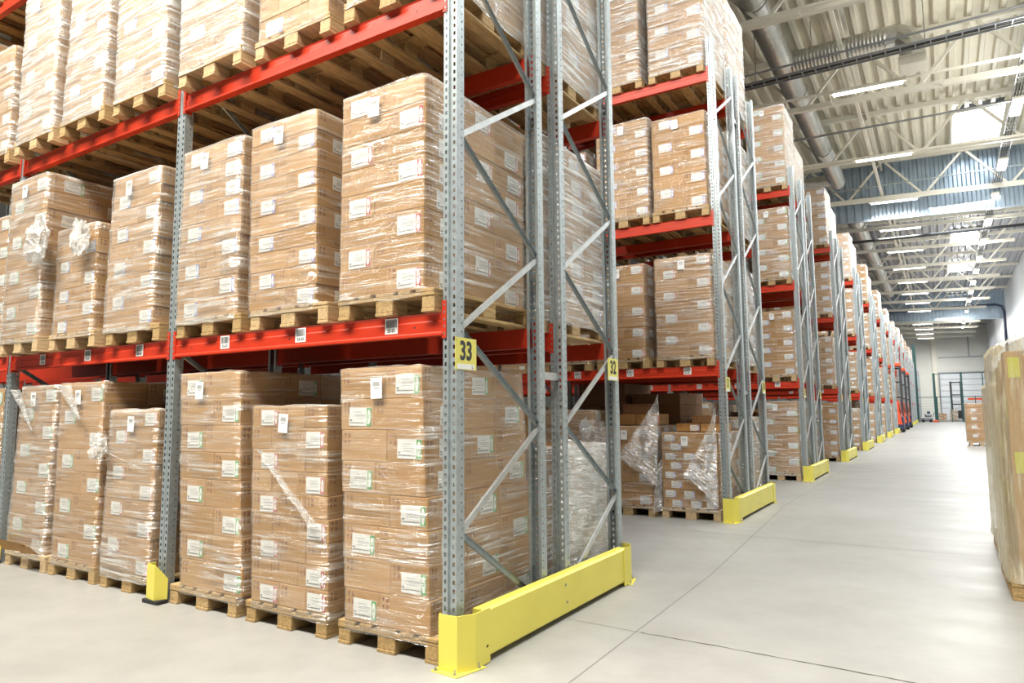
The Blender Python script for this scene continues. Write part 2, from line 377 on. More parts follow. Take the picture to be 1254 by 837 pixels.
# ------------------------------------------------------------------ pallet loads
SEED = [100]
def load(label, x, y, z, W=.80, ox=0., n=8, h=.18, col='green', film='film', detail=2, group=None, name='wrapped_carton_pallet',
         card='card', pal=True, D=1.18, sheet=True, lean=0., narrow_first=False, top_front=None, jit=.006, three=False, nolabel=False, flare=0., cat='pallet load', bl=None, dense=False):
    """One wrapped pallet load. x,y = left front corner of the pallet, z = underside of the pallet."""
    SEED[0] += 1; s = SEED[0]; r = random.Random(s)
    if bl is not None: ox = bl + W / 2 - (x + .4)
    root = empty(name, (x + .4, y + .6, z))
    tag(root, label, cat, group)
    zb = .1445 if pal else 0.
    if pal: link('wooden_pallet', pallet_mesh(s % 4), root, (-.4, -.6, 0))
    cx = ox
    ls = min(1., h / .165)
    if detail == 0:
        b = MB()
        for k in range(n):
            a = (.42 if (k % 2) ^ narrow_first else .58) * W
            for x0, x1 in ((-W / 2, -W / 2 + a), (-W / 2 + a, W / 2)):
                for j in range(3):
                    dx = r.uniform(-.004, .004)
                    b.box(x0 + .002 + dx, x1 - .002 + dx, -D / 2 + j * D / 3 + .002, -D / 2 + (j + 1) * D / 3 - .002, k * h + .001, (k + 1) * h - .001, 0, bev=.004)
                    if (j + k) % 2 == 0 and x1 > W / 2 - .01: 
                        b.box(x1 - .001 + dx, x1 + .0012 + dx, -D / 2 + j * D / 3 + .12, -D / 2 + j * D / 3 + .28, k * h + .25 * h, k * h + .75 * h, 1)
                if (x1 > W / 2 - .01) == (k % 2 == 0):
                    b.box(x1 - .2, x1 - .04, -D / 2 - .0005, -D / 2 + .001, k * h + .25 * h, k * h + .75 * h, 1)
        link('carton_stack', b.mesh('carton_stack', [card, 'label']), root, (cx, 0, zb))
    else:
        for k in range(n):
            dx0 = lean * k + r.uniform(-jit, jit)
            nar = bool((k % 2) ^ narrow_first)
            if three: sp = [0, .28, .62, 1] if nar else [0, .38, .72, 1]
            else: sp = [0, .42, 1] if nar else [0, .57, 1]
            top = k == n - 1
            for i in range(len(sp) - 1):
                x0, x1 = -W / 2 + sp[i] * W, -W / 2 + sp[i + 1] * W
                for j in range(3):
                    if top and top_front is not None and not top_front(i, j): continue
                    w = x1 - x0; d = D / 3
                    o = link('carton', carton_mesh(w, d, h, card), root, ((x0 + x1) / 2 + cx + dx0 + r.uniform(-.001, .001), -D / 2 + (j + .5) * d + r.uniform(-.001, .001), zb + k * h), r.uniform(-.004, .004))
                    if nolabel: continue
                    last = i == len(sp) - 2
                    small = (i == 0) if nar else last
                    if three: small = last if nar else (i == 0 or (last and r.random() < .3))
                    if j == 0 and (small or (dense and r.random() < .7)):
                        lx = w / 2 - .19 * ls - (.012 if not nar else .02) - r.uniform(0, .01)
                        link('shipping_label', label_mesh(col, ls), o, (max(lx, -w / 2 + .005), -d / 2 + .001, (h - .118 * ls) * .35), rot=(0, r.uniform(-.02, .02), 0))
                    if last and ((j + k) % 2 == 0 or (detail == 2 and r.random() < .25)):
                        link('shipping_label', label_mesh(col, ls), o, (w / 2 - .001, d / 2 - .19 * ls - .03 - r.uniform(0, .05), (h - .118 * ls) * .35), rot=(0, 0, PI / 2))
    if sheet and detail:
        zz = zb + (n - .35) * h - .13
        link('barcode_sheet', barcode_sheet_mesh(), root, (cx - .10 + lean * (n - 1) + r.uniform(-.05, .05), -D / 2 - .02, zz), rot=(0, r.uniform(-.06, .06), 0))
    if film:
            link('stretch_film', film_mesh(W + .006, D + .006, zb - .05 if pal else .004, zb + n * h, s, film, n, flare=flare, lean=lean * n, extra=max(0, jit - .004)), root, (cx + lean * (n - 1) / 2, 0, 0))
    return root

# ------------------------------------------------------------------ rack parts
def post_mesh(hgt, mirror=False, detail=True):
    key = ('post', round(hgt, 2), mirror, detail)
    if key in _c: return _c[key]
    b = MB(); sy = -1 if mirror else 1
    prof = [((-.078, .075), (-.1, .075), 0), ((-.1, .075), (-.1, 0), 2), ((-.1, 0), (-.062, 0), 1), ((-.062, 0), (-.056, .012), 0), ((-.056, .012), (-.044, .012), 0),
            ((-.044, .012), (-.038, 0), 0), ((-.038, 0), (0, 0), 1), ((0, 0), (0, .075), 2), ((0, .075), (-.022, .075), 0)]
    for p, q, hole in prof:
        P = lambda t, z: (p[0] + (q[0] - p[0]) * t, sy * (p[1] + (q[1] - p[1]) * t), z)
        if not hole or not detail:
            b.quad(P(0, 0), P(1, 0), P(1, hgt), P(0, hgt)); continue
        t0, t1, hh = (.30, .70, .024) if hole == 1 else (.62, .76, .011)
        b.quad(P(0, 0), P(t0, 0), P(t0, hgt), P(0, hgt)); b.quad(P(t1, 0), P(1, 0), P(1, hgt), P(t1, hgt))
        z = 0.; k = 0
        while z < hgt - 1e-6:
            z1 = min(z + .05, hgt)
            a = z + .013; c = a + hh
            b.quad(P(t0, z), P(t1, z), P(t1, a), P(t0, a)); b.quad(P(t0, c), P(t1, c), P(t1, z1), P(t0, z1)); z = z1
    b.box(-.115, .006, 0 if sy > 0 else -.11, .11 if sy > 0 else 0, 0.0005, .006)
    _c[key] = b.mesh('upright_post', ['galv']); return _c[key]
BZ = [1.90, 3.955, 6.005]          # undersides of the beams
BH = .14
TOPZ = 6.62
def beam_mesh(L, mirror):
    key = ('beam', round(L, 2), mirror)
    if key in _c: return _c[key]
    s = -1 if mirror else 1
    P = [(-.010, 0), (-.010, .014), (0, .024), (0, .085), (.008, .095), (.008, BH - .012), (.003, BH), (.048, BH), (.048, 0)]
    b = MB()
    for i in range(len(P)):
        p, q = P[i], P[(i + 1) % len(P)]
        b.quad((0, s * p[0], p[1]), (L, s * p[0], p[1]), (L, s * q[0], q[1]), (0, s * q[0], q[1]))
    b.poly([(0, s * p[0], p[1]) for p in P]); b.poly([(L, s * p[0], p[1]) for p in P])
    for x in (.22, L / 2, L - .22):
        b.poly([(x + .007 * math.cos(t * PI / 4), s * -.0006, .06 + .007 * math.sin(t * PI / 4)) for t in range(8)], 1)
    _c[key] = b.mesh('beam', ['red', 'ink']); return _c[key]
def connector_mesh(right, mirror):
    key = ('con', right, mirror)
    if key in _c: return _c[key]
    s = -1 if mirror else 1; b = MB()
    q = -1 if right else 1      # which way the beam runs from the post
    def bx(x0, x1, y0, y1, z0, z1, mi=0): b.box(min(q * x0, q * x1), max(q * x0, q * x1), min(s * y0, s * y1), max(s * y0, s * y1), z0, z1, mi)
    bx(-.026, .006, -.006, -.002, 0, .225); bx(.001, .006, -.002, .055, 0, .225)
    for k in range(5): bx(-.019, -.009, -.0068, -.0062, .02 + k * .043, .034 + k * .043, 1)
    _c[key] = b.mesh('beam_connector', ['red', 'greysteel']); return _c[key]
def beam_label_mesh(txt):
    if ('bl', txt) in _c: return _c[('bl', txt)]
    b = MB(); w, h = .105, .098; b.box(0, w, -.0012, 0, 0, h)
    rr = random.Random(sum(map(ord, txt))); u = .1
    while u < .9:
        q = rr.uniform(.015, .05); b.quad((u * w, -.0018, .42 * h), ((u + q) * w, -.0018, .42 * h), ((u + q) * w, -.0018, .92 * h), (u * w, -.0018, .92 * h), 1); u += q + rr.uniform(.015, .035)
    b.text(txt, .030, (w / 2, -.0018, .2 * h), (1, 0, 0), (0, 0, 1), 1, .0008)
    _c[('bl', txt)] = b.mesh('barcode_label', ['label', 'ink']); return _c[('bl', txt)]
def sign_mesh(num, letter):
    b = MB(); w, h = .215, .19
    b.box(0, .002, 0, w, 0, h, 0); b.box(.002, .0028, .018, w - .02, .004, .034, 2)
    b.text(num, .155, (.0032, w / 2, .108), (0, 1, 0), (0, 0, 1), 1, .0052, .82)
    if letter: b.text(letter, .028, (.0034, w * .80, .019), (0, 1, 0), (0, 0, 1), 1, .001)
    for y, z in ((.012, .175), (w - .012, .175)): b.box(.002, .004, y - .003, y + .003, z - .003, z + .003, 3)
    return b.mesh('row_number_sign', ['sign', 'ink', 'label', 'bolt'])

BAY = 2.8
def rack(Y, bays, label, nums, levels=3, detail=True, rear=True, lowbrace=True, group='pallet racks standing in rows along the hall'):
    root = empty('pallet_rack', (0, Y, 0)); tag(root, label, 'rack', group)
    rows = [(0., False), (1.33, True)] if rear else [(0., False)]
    DP = 1.06
    for ri, (yo, _) in enumerate(rows):
        for k in range(bays + 1):
            X = -k * BAY
            link('upright_post', post_mesh(TOPZ, False, detail), root, (X, yo, 0))
            link('upright_post', post_mesh(TOPZ, True, detail), root, (X, yo + DP, 0))
            # bracing: zigzag between the two posts, mirrored in the rear frame
            if k > 3: continue
            a0, a1 = yo + .055, yo + DP - .055
            if ri == 1: a0, a1 = a1, a0
            zf, zr = .74, .14
            pts = [(a1, zr)]; z = zr
            while True:
                z += .6
                if z > TOPZ - .1: break
                pts.append((a0 if len(pts) % 2 else a1, z))
            for i, (p, q) in enumerate(zip(pts, pts[1:])):
                b = MB()
                if q[0] > p[0]: b.channel((X - .012, p[0], p[1]), (X - .012, q[0], q[1]), .036, .018, (1, 0, 0))
                else: b.channel((X - .030, p[0], p[1]), (X - .030, q[0], q[1]), .036, .020, (-1, 0, 0))
                dd = Vector((0, q[0] - p[0], q[1] - p[1])).normalized()
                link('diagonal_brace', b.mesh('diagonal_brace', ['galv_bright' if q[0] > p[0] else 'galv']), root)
        for k in range(bays):
            x0 = -(k + 1) * BAY; L = BAY - .1
            for li in range(levels):
                for mir in (False, True):
                    y = yo + (DP if mir else 0)
                    bm_ = link('beam', beam_mesh(L, mir), root, (x0, y, BZ[li]))
                    for right in (False, True):
                        link('beam_connector', connector_mesh(right, mir), bm_, (L if right else 0, 0, -.018))
                    if li == 0 and not mir and detail and ri == 0 and nums:
                        for c in range(3):
                            link('barcode_label', beam_label_mesh('%s-%02d' % (nums[0], k * 3 + c + 1)), bm_, (L - .46 - c * .83, -.0004, .032))
    if rear:
        for z in (1.70, 5.85):
            b = MB(); b.channel((-.03, DP + .0, z), (-.03, 1.33, z), .055, .03, (1, 0, 0))
            b.box(-.032, -.0285, DP + .03, DP + .045, z - .006, z + .006, 1); link('row_spacer', b.mesh('row_spacer', ['galv_bright', 'bolt']), root)
    if nums:
        link('row_number_sign', sign_mesh(nums[0], 'L'), root, (.003, -.02, 1.692)); 
        if rear: link('row_number_sign', sign_mesh(nums[1], ''), root, (.003, 1.33 + DP - .235, 1.705))
    return root

def end_guard(Y, label, full=True, L=2.46):
    """Yellow end barrier: two bent corner posts on foot plates and a folded rail between them."""
    root = empty('rack_end_guard', (0, Y, 0)); tag(root, label, 'guard rail', 'yellow guards at the rack ends')
    H = .308; t = .006
    for flip in (False, True):
        b = MB()
        path = [(-.09, -.03), (-.085, -.055), (.04, -.048), (.096, .055), (.096, .20)]
        if flip: path = [(x, L - .06 - y) for x, y in path]
        for (x0, y0), (x1, y1) in zip(path, path[1:]):
            d = Vector((x1 - x0, y1 - y0, 0)).normalized(); nn = Vector((d.y, -d.x, 0)) * t * (-1 if flip else 1)
            A = [Vector((x0, y0, .006)), Vector((x1, y1, .006)), Vector((x1, y1, H)), Vector((x0, y0, H))]; B = [a - nn for a in A]
            A = [tuple(a) for a in A]; B = [tuple(a) for a in B]
            b.quad(*A); b.quad(*B[::-1]); b.quad(A[3], A[2], B[2], B[3]); b.quad(A[0], B[0], B[1], A[1]); b.quad(A[1], A[2], B[2], B[1]); b.quad(A[0], A[3], B[3], B[0])
        c = link('corner_post', b.mesh('corner_post', ['yellow']), root)
        if full:
            f = MB(); P = [(-.115, -.085), (.075, -.10), (.125, .12), (.014, .12), (.014, -.008), (-.115, -.008)]
            if flip: P = [(x, L - .06 - y) for x, y in P]
            top = [(x, y, .006) for x, y in P]; bot = [(x, y, .0006) for x, y in P]
            f.poly(top); f.poly(bot[::-1])
            for i in range(6): f.quad(bot[i], bot[(i + 1) % 6], top[(i + 1) % 6], top[i])
            link('foot_plate', f.mesh('foot_plate', ['yellow']), c)
            for bx_, by_ in ((-.09, -.073), (.045, -.077), (.098, .085)):
                if flip: by_ = L - .06 - by_
                g = MB(); g.tube([(bx_, by_, .006), (bx_, by_, .013)], .012, 6); g.tube([(bx_, by_, .012), (bx_, by_, .035)], .005, 6)
                link('anchor_bolt', g.mesh('anchor_bolt', ['bolt']), c)
    b = MB(); y0, y1 = .14, L - .20
    pr = [(.012, H - .002), (.072, H - .002), (.088, H - .016), (.088, .045), (.08, .035), (.012, .035)]
    for i in range(len(pr) - 1):
        p, q = pr[i], pr[i + 1]; b.quad((p[0], y0, p[1]), (p[0], y1, p[1]), (q[0], y1, q[1]), (q[0], y0, q[1]))
    b.poly([(p[0], y0, p[1]) for p in pr]); b.poly([(p[0], y1, p[1]) for p in pr])
    rl = link('rail', b.mesh('rail', ['yellow']), root)
    if full:
        for yy, zz in ((1.16, .235), (1.18, .115), (.17, .10)):
            g = MB(); g.tube([(.087, yy, zz), (.096, yy, zz)], .009, 8); link('rail_bolt', g.mesh('rail_bolt', ['bolt']), rl)
    return root

def post_guard(X, label):
    root = empty('upright_guard', (X, 0, 0)); tag(root, label, 'post protector', 'yellow protectors at the feet of the uprights')
    b = MB(); H = .29
    P = [(-.125, -.014), (-.125, -.075), (.01, -.095), (.055, -.014)]
    tops = [H, H, H - .005, H * .62]
    for i in range(3):
        (x0, y0), (x1, y1) = P[i], P[i + 1]
        b.quad((x0, y0, .03), (x1, y1, .03), (x1, y1, tops[i + 1]), (x0, y0, tops[i]))
        b.quad((x0 * .93, y0 * .93 + .004, .03), (x0 * .93, y0 * .93 + .004, tops[i]), (x1 * .93, y1 * .93 + .004, tops[i + 1]), (x1 * .93, y1 * .93 + .004, .03))
        b.quad((x0, y0, tops[i]), (x1, y1, tops[i + 1]), (x1 * .93, y1 * .93 + .004, tops[i + 1]), (x0 * .93, y0 * .93 + .004, tops[i]))
    link('shield', b.mesh('shield', ['yellow']), root)
    f = MB(); f.box(-.14, .06, -.10, -.012, .0006, .03, bev=.004); link('foot_plate', f.mesh('foot_plate', ['rubber']), root)

# ------------------------------------------------------------------ floor, joints
b = MB(); b.box(-60, 8.4, -25, 111.5, -.2, 0); struct('floor', b.mesh('floor', ['floor']))
def floor_line(name, pts, w, m, seed=0, wob=0.):
    r = random.Random(seed); b = MB(); out = []
    for (x0, y0), (x1, y1) in zip(pts, pts[1:]):
        n = max(1, int(math.dist((x0, y0), (x1, y1)) / .06)) if wob else 1
        for k in range(n): out.append((x0 + (x1 - x0) * k / n, y0 + (y1 - y0) * k / n))
    out.append(pts[-1])
    L = []
    for i, p in enumerate(out):
        q = out[min(i + 1, len(out) - 1)]; o = out[max(i - 1, 0)]; d = Vector((q[0] - o[0], q[1] - o[1])).normalized(); n_ = Vector((-d.y, d.x))
        c = Vector(p) + n_ * r.uniform(-wob, wob); ww = w * (r.uniform(.4, 1.6) if wob else 1)
        L.append((c + n_ * ww / 2, c - n_ * ww / 2))
    for (a, c), (e, g) in zip(L, L[1:]): b.quad((a.x, a.y, .0012), (c.x, c.y, .0012), (g.x, g.y, .0012), (e.x, e.y, .0012))
    return struct(name, b.mesh(name, [m]))
floor_line('trim_1', [(.72, -6), (.58, 3), (.28, 8), (.3, 30)], .007, 'joint', 1, .0)
floor_line('trim_2', [(.64, 1.15), (1.2, 1.14), (2.2, 1.09), (4, 1.1), (8.2, 1.1)], .010, 'crack', 2, .006)
floor_line('trim_3', [(.1, 1.18), (.64, 1.15)], .005, 'joint', 3, .0)
floor_line('trim_4', [(-.5, 5.1), (8.2, 5.0)], .007, 'joint', 4, .0)
floor_line('trim_5', [(4.6, -6), (4.6, 60)], .007, 'joint', 5, .0)
floor_line('trim_6', [(-.5, 11.1), (8.2, 11.1)], .01, 'joint', 6, .0)
floor_line('trim_7', [(-.5, 17.1), (8.2, 17.1)], .01, 'joint', 7, .0)

# ------------------------------------------------------------------ racks
BY = [0., 5.95, 12.0, 18.25, 24.4, 30.8, 37.3, 43.8, 50.3, 56.8, 63.3, 69.8, 76.3, 83.0]
for k, Y in enumerate(BY):
    if k == 0:
        rack(Y, 4, 'nearest red and galvanised pallet rack, with row signs 33 and 32', ('33', '32'))
        end_guard(Y, 'nearest long yellow guard rail at the foot of upright 33')
    else:
        nb = {1: 4, 2: 4, 3: 3, 4: 2, 5: 1}.get(k, 1)
        rack(Y, nb, 'red and galvanised pallet rack, %s counting down the hall' % ORD[k], (str(33 - 2 * k), str(32 - 2 * k)) if k < 6 else None, detail=k < 4)
        end_guard(Y, 'yellow guard rail at the end of the %s rack down the hall' % ORD[k], full=k < 4)
post_guard(-2.8, 'bent yellow post protector between two pallets, left of row sign 33')
post_guard(-5.6, 'yellow post protector at the left edge, second upright from the near corner')

G33 = 'wrapped carton pallets in the rack with row sign 33'
PX = [-.93, -1.835, -2.74]
def px(bay, slot): return PX[slot] - bay * BAY
Z1, Z2, Z3 = BZ[0] + BH + .002, BZ[1] + BH + .002, BZ[2] + BH + .002
# ground level, front row
load('tall floor pallet of cartons with green labels, right against upright 33', px(0, 0), -.0, 0, W=.69, ox=-.04, n=8, h=.198, col='green', film='film', group=G33, narrow_first=True, bl=-.885, lean=-.010)
load('floor pallet of low cartons with red labels and a diagonal film strip', px(0, 1), -.0, 0, W=.76, ox=-.0, n=9, h=.150, col='red', film='film', group=G33, three=True, bl=-1.79, lean=-.006)
load('tall floor pallet with green labels directly right of the yellow post protector', px(0, 2), 0, 0, W=.73, ox=-.02, n=8, h=.202, col='green', film='film', group=G33, lean=-.013, bl=-2.63)
load('floor pallet with red labels and knotted film directly left of the yellow post protector', px(1, 0) - .015, 0, 0, W=.71, ox=.02, n=9, h=.149, col='red', film='film_mid', group=G33, lean=.005, flare=.012, bl=-3.76, jit=.008)
load('tall floor pallet with two boxes deep of brown cartons, second left of the post protector', px(1, 1) + .0, 0, 0, W=.75, ox=0, n=8, h=.199, col='green', film='film', group=G33, narrow_first=True, lean=0.0, bl=-4.60)
load('floor pallet with a torn cardboard flap at its base, third left of the post protector', px(1, 2) + .05, 0, 0, W=.70, n=9, h=.176, col='green', film='film_mid', group=G33, lean=.014, bl=-5.48, jit=.008)
load('partly cut off floor pallet at the left edge beyond the second upright', px(2, 0), 0, 0, W=.74, n=9, h=.175, col='green', film='film', group=G33)
# first beam level
load('big pallet with red labels on the first beam, right against upright 33', px(0, 0), -.05, Z1, W=.715, n=8, h=.171, col='red', film='film', group=G33, bl=-.93)
load('pallet with purple labels on the first beam, middle of the first bay', px(0, 1) - .0, -.04, Z1, W=.70, n=10, h=.138, col='purple', film='film', group=G33, bl=-1.865, lean=-.003)
load('pallet with blue labels on the first beam, right of the upright with post protector', px(0, 2) - .0, -.04, Z1, W=.75, n=9, h=.152, col='blue', film='film_mid', group=G33, three=True, jit=.010, lean=.003, bl=-2.76)
load('two part pallet with blue labels on the first beam, left of the protected upright', px(1, 0) - .01, -.06, Z1, W=.72, n=9, h=.148, col='blue', film='film_mid', group=G33, jit=.010, bl=-3.79, lean=.006)
load('low pallet with bunched loose film hanging off it on the first beam', px(1, 1) - .02, -.10, Z1, W=.70, n=7, h=.140, col='blue', film='film', group=G33, three=True, top_front=lambda i, j: i > 0)
load('tallest brown pallet with green labels on the first beam, left bay', px(1, 2) - .0, -.16, Z1, W=.74, n=9, h=.176, col='green', film='film_mid', group=G33, lean=.004)
load('pallet with green labels on the first beam at the left edge', px(2, 0), -.04, Z1, W=.70, n=9, h=.150, col='green', film='film', group=G33)
# second beam level
load('upper beam pallet in film right against upright 33, cut by the top edge', px(0, 0), -.05, Z2, W=.78, n=8, h=.175, col='red', film='film_mid', group=G33)
load('upper beam pallet with blue labels in the middle of the first bay', px(0, 1) - .03, -.05, Z2, W=.74, n=9, h=.160, col='blue', film='film', group=G33, three=True)
load('upper beam pallet in milky film right of the protected upright', px(0, 2) - .02, -.10, Z2, W=.80, n=8, h=.190, col='blue', film='film_heavy_glare', group=G33, jit=.010)
load('upper beam pallet in heavy shiny film left of the protected upright', px(1, 0) - .02, -.10, Z2, W=.76, n=8, h=.190, col='blue', film='film_heavy_glare', group=G33, lean=-.002, jit=.010)
load('leaning upper beam pallet in shiny film, second left of the protected upright', px(1, 1) - .02, -.12, Z2, W=.70, n=8, h=.180, col='blue', film='film_heavy_glare', group=G33, lean=.010, jit=.010)
load('upper beam pallet in crinkled film right of the second upright', px(1, 2) - .02, -.13, Z2, W=.72, n=8, h=.190, col='green', film='film_heavy_glare', group=G33, lean=.003)
load('lower upper beam pallet in bright film at the left edge', px(2, 0) - .02, -.10, Z2, W=.72, n=8, h=.145, col='red', film='film_mid', group=G33)
load('upper beam pallet of brown cartons at the far left edge', px(2, 1) - .02, -.10, Z2, W=.76, n=8, h=.19, col='red', film='film_mid', group=G33, detail=1)
for i, w in enumerate(('second', 'third')):
    load('topmost beam pallet at the upper left corner, %s slot of the third bay' % w, px(2, i), -.04, Z3, n=7, h=.18, film='film_mid', detail=0, group=G33)
load('topmost beam pallet at the upper left corner, left slot of the second bay', px(1, 2), -.04, Z3, n=7, h=.18, film='film_mid', detail=0, group=G33)
# rear row (row 32)
YB = 1.24
G32 = 'wrapped carton pallets in the rack with row sign 32'
load('floor pallet buried in milky loose film beside upright 32', px(0, 0), YB, 0, W=.74, n=6, h=.17, col='red', film='film_heavy_glare', group=G32, flare=.03)
load('first beam pallet in milky film behind the braces, beside upright 32', px(0, 0), YB, Z1, W=.79, n=8, h=.178, col='purple', film='film_heavy_glare', group=G32)
load('upper beam pallet in milky film behind the braces, beside upright 32', px(0, 0), YB, Z2, W=.79, n=9, h=.178, col='blue', film='film_heavy_glare', group=G32)
for bay in (0, 1, 2):
    for sl in range(3):
        if bay == 0 and sl == 0: continue
        w = '%s slot of the %s bay' % (('right', 'middle', 'left')[sl], ORD[bay])
        load('upper beam pallet behind the front row, %s' % w, px(bay, sl), YB, Z2, n=8, h=.17, film='film_mid', detail=0, group=G32, three=False, sheet=False)
        if bay < 2:
            load('first beam pallet behind the front row, %s' % w, px(bay, sl), YB, Z1, n=7 + (sl + bay) % 2, h=.17, film='film_mid', detail=0, group=G32, sheet=False)
# ---- second rack (rows 31 / 30)
Y2 = BY[1]
G31 = 'wrapped carton pallets in the rack with row sign 31'
load('floor pallet of small white labelled cartons with torn film, beside upright 31', px(0, 0) + .0, Y2, 0, W=.76, n=8, h=.125, col='purple', film='film', group=G31, three=True, jit=.006, dense=True)
load('floor pallet of brown cartons draped in pulled up film, seen right of upright 32', px(0, 1) + .01, Y2, 0, W=.76, n=7, h=.155, col='red', film='film', group=G31, flare=.015)
load('floor pallet of brown cartons with green labels seen between posts left of upright 32', px(0, 2), Y2, 0, W=.78, n=8, h=.165, col='green', film='film_mid', group=G31)
load('first beam pallet of brown cartons beside upright 31', px(0, 0), Y2 - .04, Z1, W=.79, n=9, h=.153, col='red', film='film_mid', group=G31)
load('first beam pallet with purple labels, second slot from upright 31', px(0, 1), Y2 - .04, Z1, W=.74, n=9, h=.150, col='red', film='film', group=G31, ox=-.02)
load('first beam pallet seen behind upright 32, third slot from upright 31', px(0, 2), Y2 - .04, Z1, W=.78, n=8, h=.16, col='red', film='film', group=G31)
load('upper beam pallet of darker cartons beside upright 31', px(0, 0) + .0, Y2 - .03, Z2, W=.76, n=8, h=.168, col='purple', film='film', group=G31, card='card')
load('upper beam pallet with purple labels and square top, second slot from upright 31', px(0, 1) + .06, Y2 - .04, Z2, W=.80, n=10, h=.143, col='purple', film='film_mid', group=G31)
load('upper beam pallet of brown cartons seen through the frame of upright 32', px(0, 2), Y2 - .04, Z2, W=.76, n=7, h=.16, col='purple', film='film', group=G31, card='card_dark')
load('topmost beam pallet in white film beside upright 31', px(0, 0), Y2 - .04, Z3, W=.79, n=10, h=.175, col='blue', film='film_heavy_glare', group=G31)
load('topmost beam pallet of small cartons, second slot from upright 31', px(0, 1), Y2 - .04, Z3, W=.72, n=10, h=.15, col='red', film='film_heavy_glare', group=G31)
load('topmost beam pallet in film, third slot from upright 31', px(0, 2), Y2 - .04, Z3, W=.76, n=9, h=.16, col='red', film='film_heavy_glare', group=G31)
G30 = 'carton pallets in the rear row of the second rack'
Y2B = Y2 + 1.24
load('rear floor pallet in milky film beside the far post of the second rack', px(0, 0), Y2B, 0, W=.78, n=7, h=.17, film='film_mid', group=G30, detail=1)
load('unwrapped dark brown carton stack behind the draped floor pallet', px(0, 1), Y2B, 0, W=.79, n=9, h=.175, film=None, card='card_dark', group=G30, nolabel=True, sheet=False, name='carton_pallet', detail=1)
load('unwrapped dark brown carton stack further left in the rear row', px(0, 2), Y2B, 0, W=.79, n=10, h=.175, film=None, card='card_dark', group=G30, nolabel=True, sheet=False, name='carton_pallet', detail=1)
for li, zz, w in ((1, Z1, 'first beam'), (2, Z2, 'upper beam'), (3, Z3, 'topmost beam')):
    load('rear %s pallet in white film at the end of the second rack' % w, px(0, 0), Y2B, zz, W=.79, n=9 if li < 3 else 10, h=.165, film='film_heavy_glare', group=G30, detail=1)
    for s in (1, 2):
        load('rear %s pallet in the second rack, %s slot from its end' % (w, ORD[s]), px(0, s), Y2B, zz, W=.76, n=8, h=.165, film='film_mid', group=G30, detail=0, sheet=False)
# loose cartons lying on floor pallets of the second rack
def loose(lbl, x, y, z, w, d, h, rz=0., kind='card', lab=None):
    o = link('loose_carton', carton_mesh(w, d, h, kind), None, (x, y, z), rz); tag(o, lbl, 'box', 'loose cartons on top of floor pallets')
    if lab: link('shipping_label', label_mesh(lab, h / .165), o, (w / 2 - .2 * h / .165, -d / 2 + .001, h * .1))
    return o
zt = .1445 + 8 * .125 + .012
loose('long closed carton lying on the white labelled pallet, left one', px(0, 0) + .30, Y2 + .5, zt, .33, .36, .11, lab='purple')
loose('long closed carton lying on the white labelled pallet, right one', px(0, 0) + .64, Y2 + .5, zt, .33, .36, .11, .02)
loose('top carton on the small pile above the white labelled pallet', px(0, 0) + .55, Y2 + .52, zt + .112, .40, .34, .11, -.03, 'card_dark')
zt = .1445 + 7 * .155 + .012
loose('carton with red label lying on the draped brown pallet', px(0, 1) + .58, Y2 + .62, zt, .36, .40, .16, 0, lab='red')
loose('plain carton lying on the left of the draped brown pallet', px(0, 1) + .22, Y2 + .62, zt, .34, .40, .16, 0, 'card')
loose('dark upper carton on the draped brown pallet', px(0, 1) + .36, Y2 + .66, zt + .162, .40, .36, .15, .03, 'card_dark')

# ---- following racks
for k in range(2, len(BY)):
    Y = BY[k]; o = ORD[k]; det = 2 if k == 2 else (1 if k == 3 else 0)
    Gk = 'wrapped carton pallets in the %s rack' % o
    rr = random.Random(k)
    cols = ['red', 'blue', 'green', 'purple']
    for row, yy in (('front', Y), ('rear', Y + 1.24)):
        d = det if row == 'front' else (1 if k == 2 else 0)
        for li, zz, w in ((0, 0, 'floor'), (1, Z1, 'first beam'), (2, Z2, 'upper beam'), (3, Z3, 'topmost beam')):
            if k > 7 and rr.random() < .35: continue
            h = rr.choice([.15, .165, .18]); tall = rr.uniform(1.25, 1.65)
            if k == 2 and row == 'front': tall, h = [(1.45, .165), (1.4, .15), (1.55, .17), (1.75, .175)][li]
            fm = 'film_heavy_glare' if (k > 2 and row == 'rear') or li == 3 and rr.random() < .5 else rr.choice(['film', 'film_mid', 'film_mid'])
            load('%s level %s row pallet at the aisle end of the %s rack' % (w, row, o), px(0, 0), yy - (.03 if zz else 0), zz, W=rr.uniform(.74, .79), n=round(tall / h), h=h, col=rr.choice(cols),
                 film=fm, detail=d, group=Gk, narrow_first=rr.random() < .5)
            if k <= 4 and row == 'front' or k == 2:
                for s in ((1, 2) if k < 4 else (1,)):
                    load('%s level %s row pallet of the %s rack, %s slot from the aisle' % (w, row, o, ORD[s]), px(0, s), yy - (.03 if zz else 0), zz, W=rr.uniform(.72, .79), n=round(rr.uniform(1.2, 1.6) / h), h=h,
                         col=rr.choice(cols), film='film', detail=0, group=Gk)
            if k in (2, 3) and row == 'front' and li < 2:
                for bay in (1, 2):
                    for s in range(3):
                        if rr.random() < .25: continue
                        load('%s pallet deep inside the %s rack, %s bay, %s slot' % (w, o, ORD[bay], ORD[s]), px(bay, s), yy, zz, W=.76, n=round(rr.uniform(.9, 1.5) / .16), h=.16, film='film' if li else None, detail=0, group=Gk)

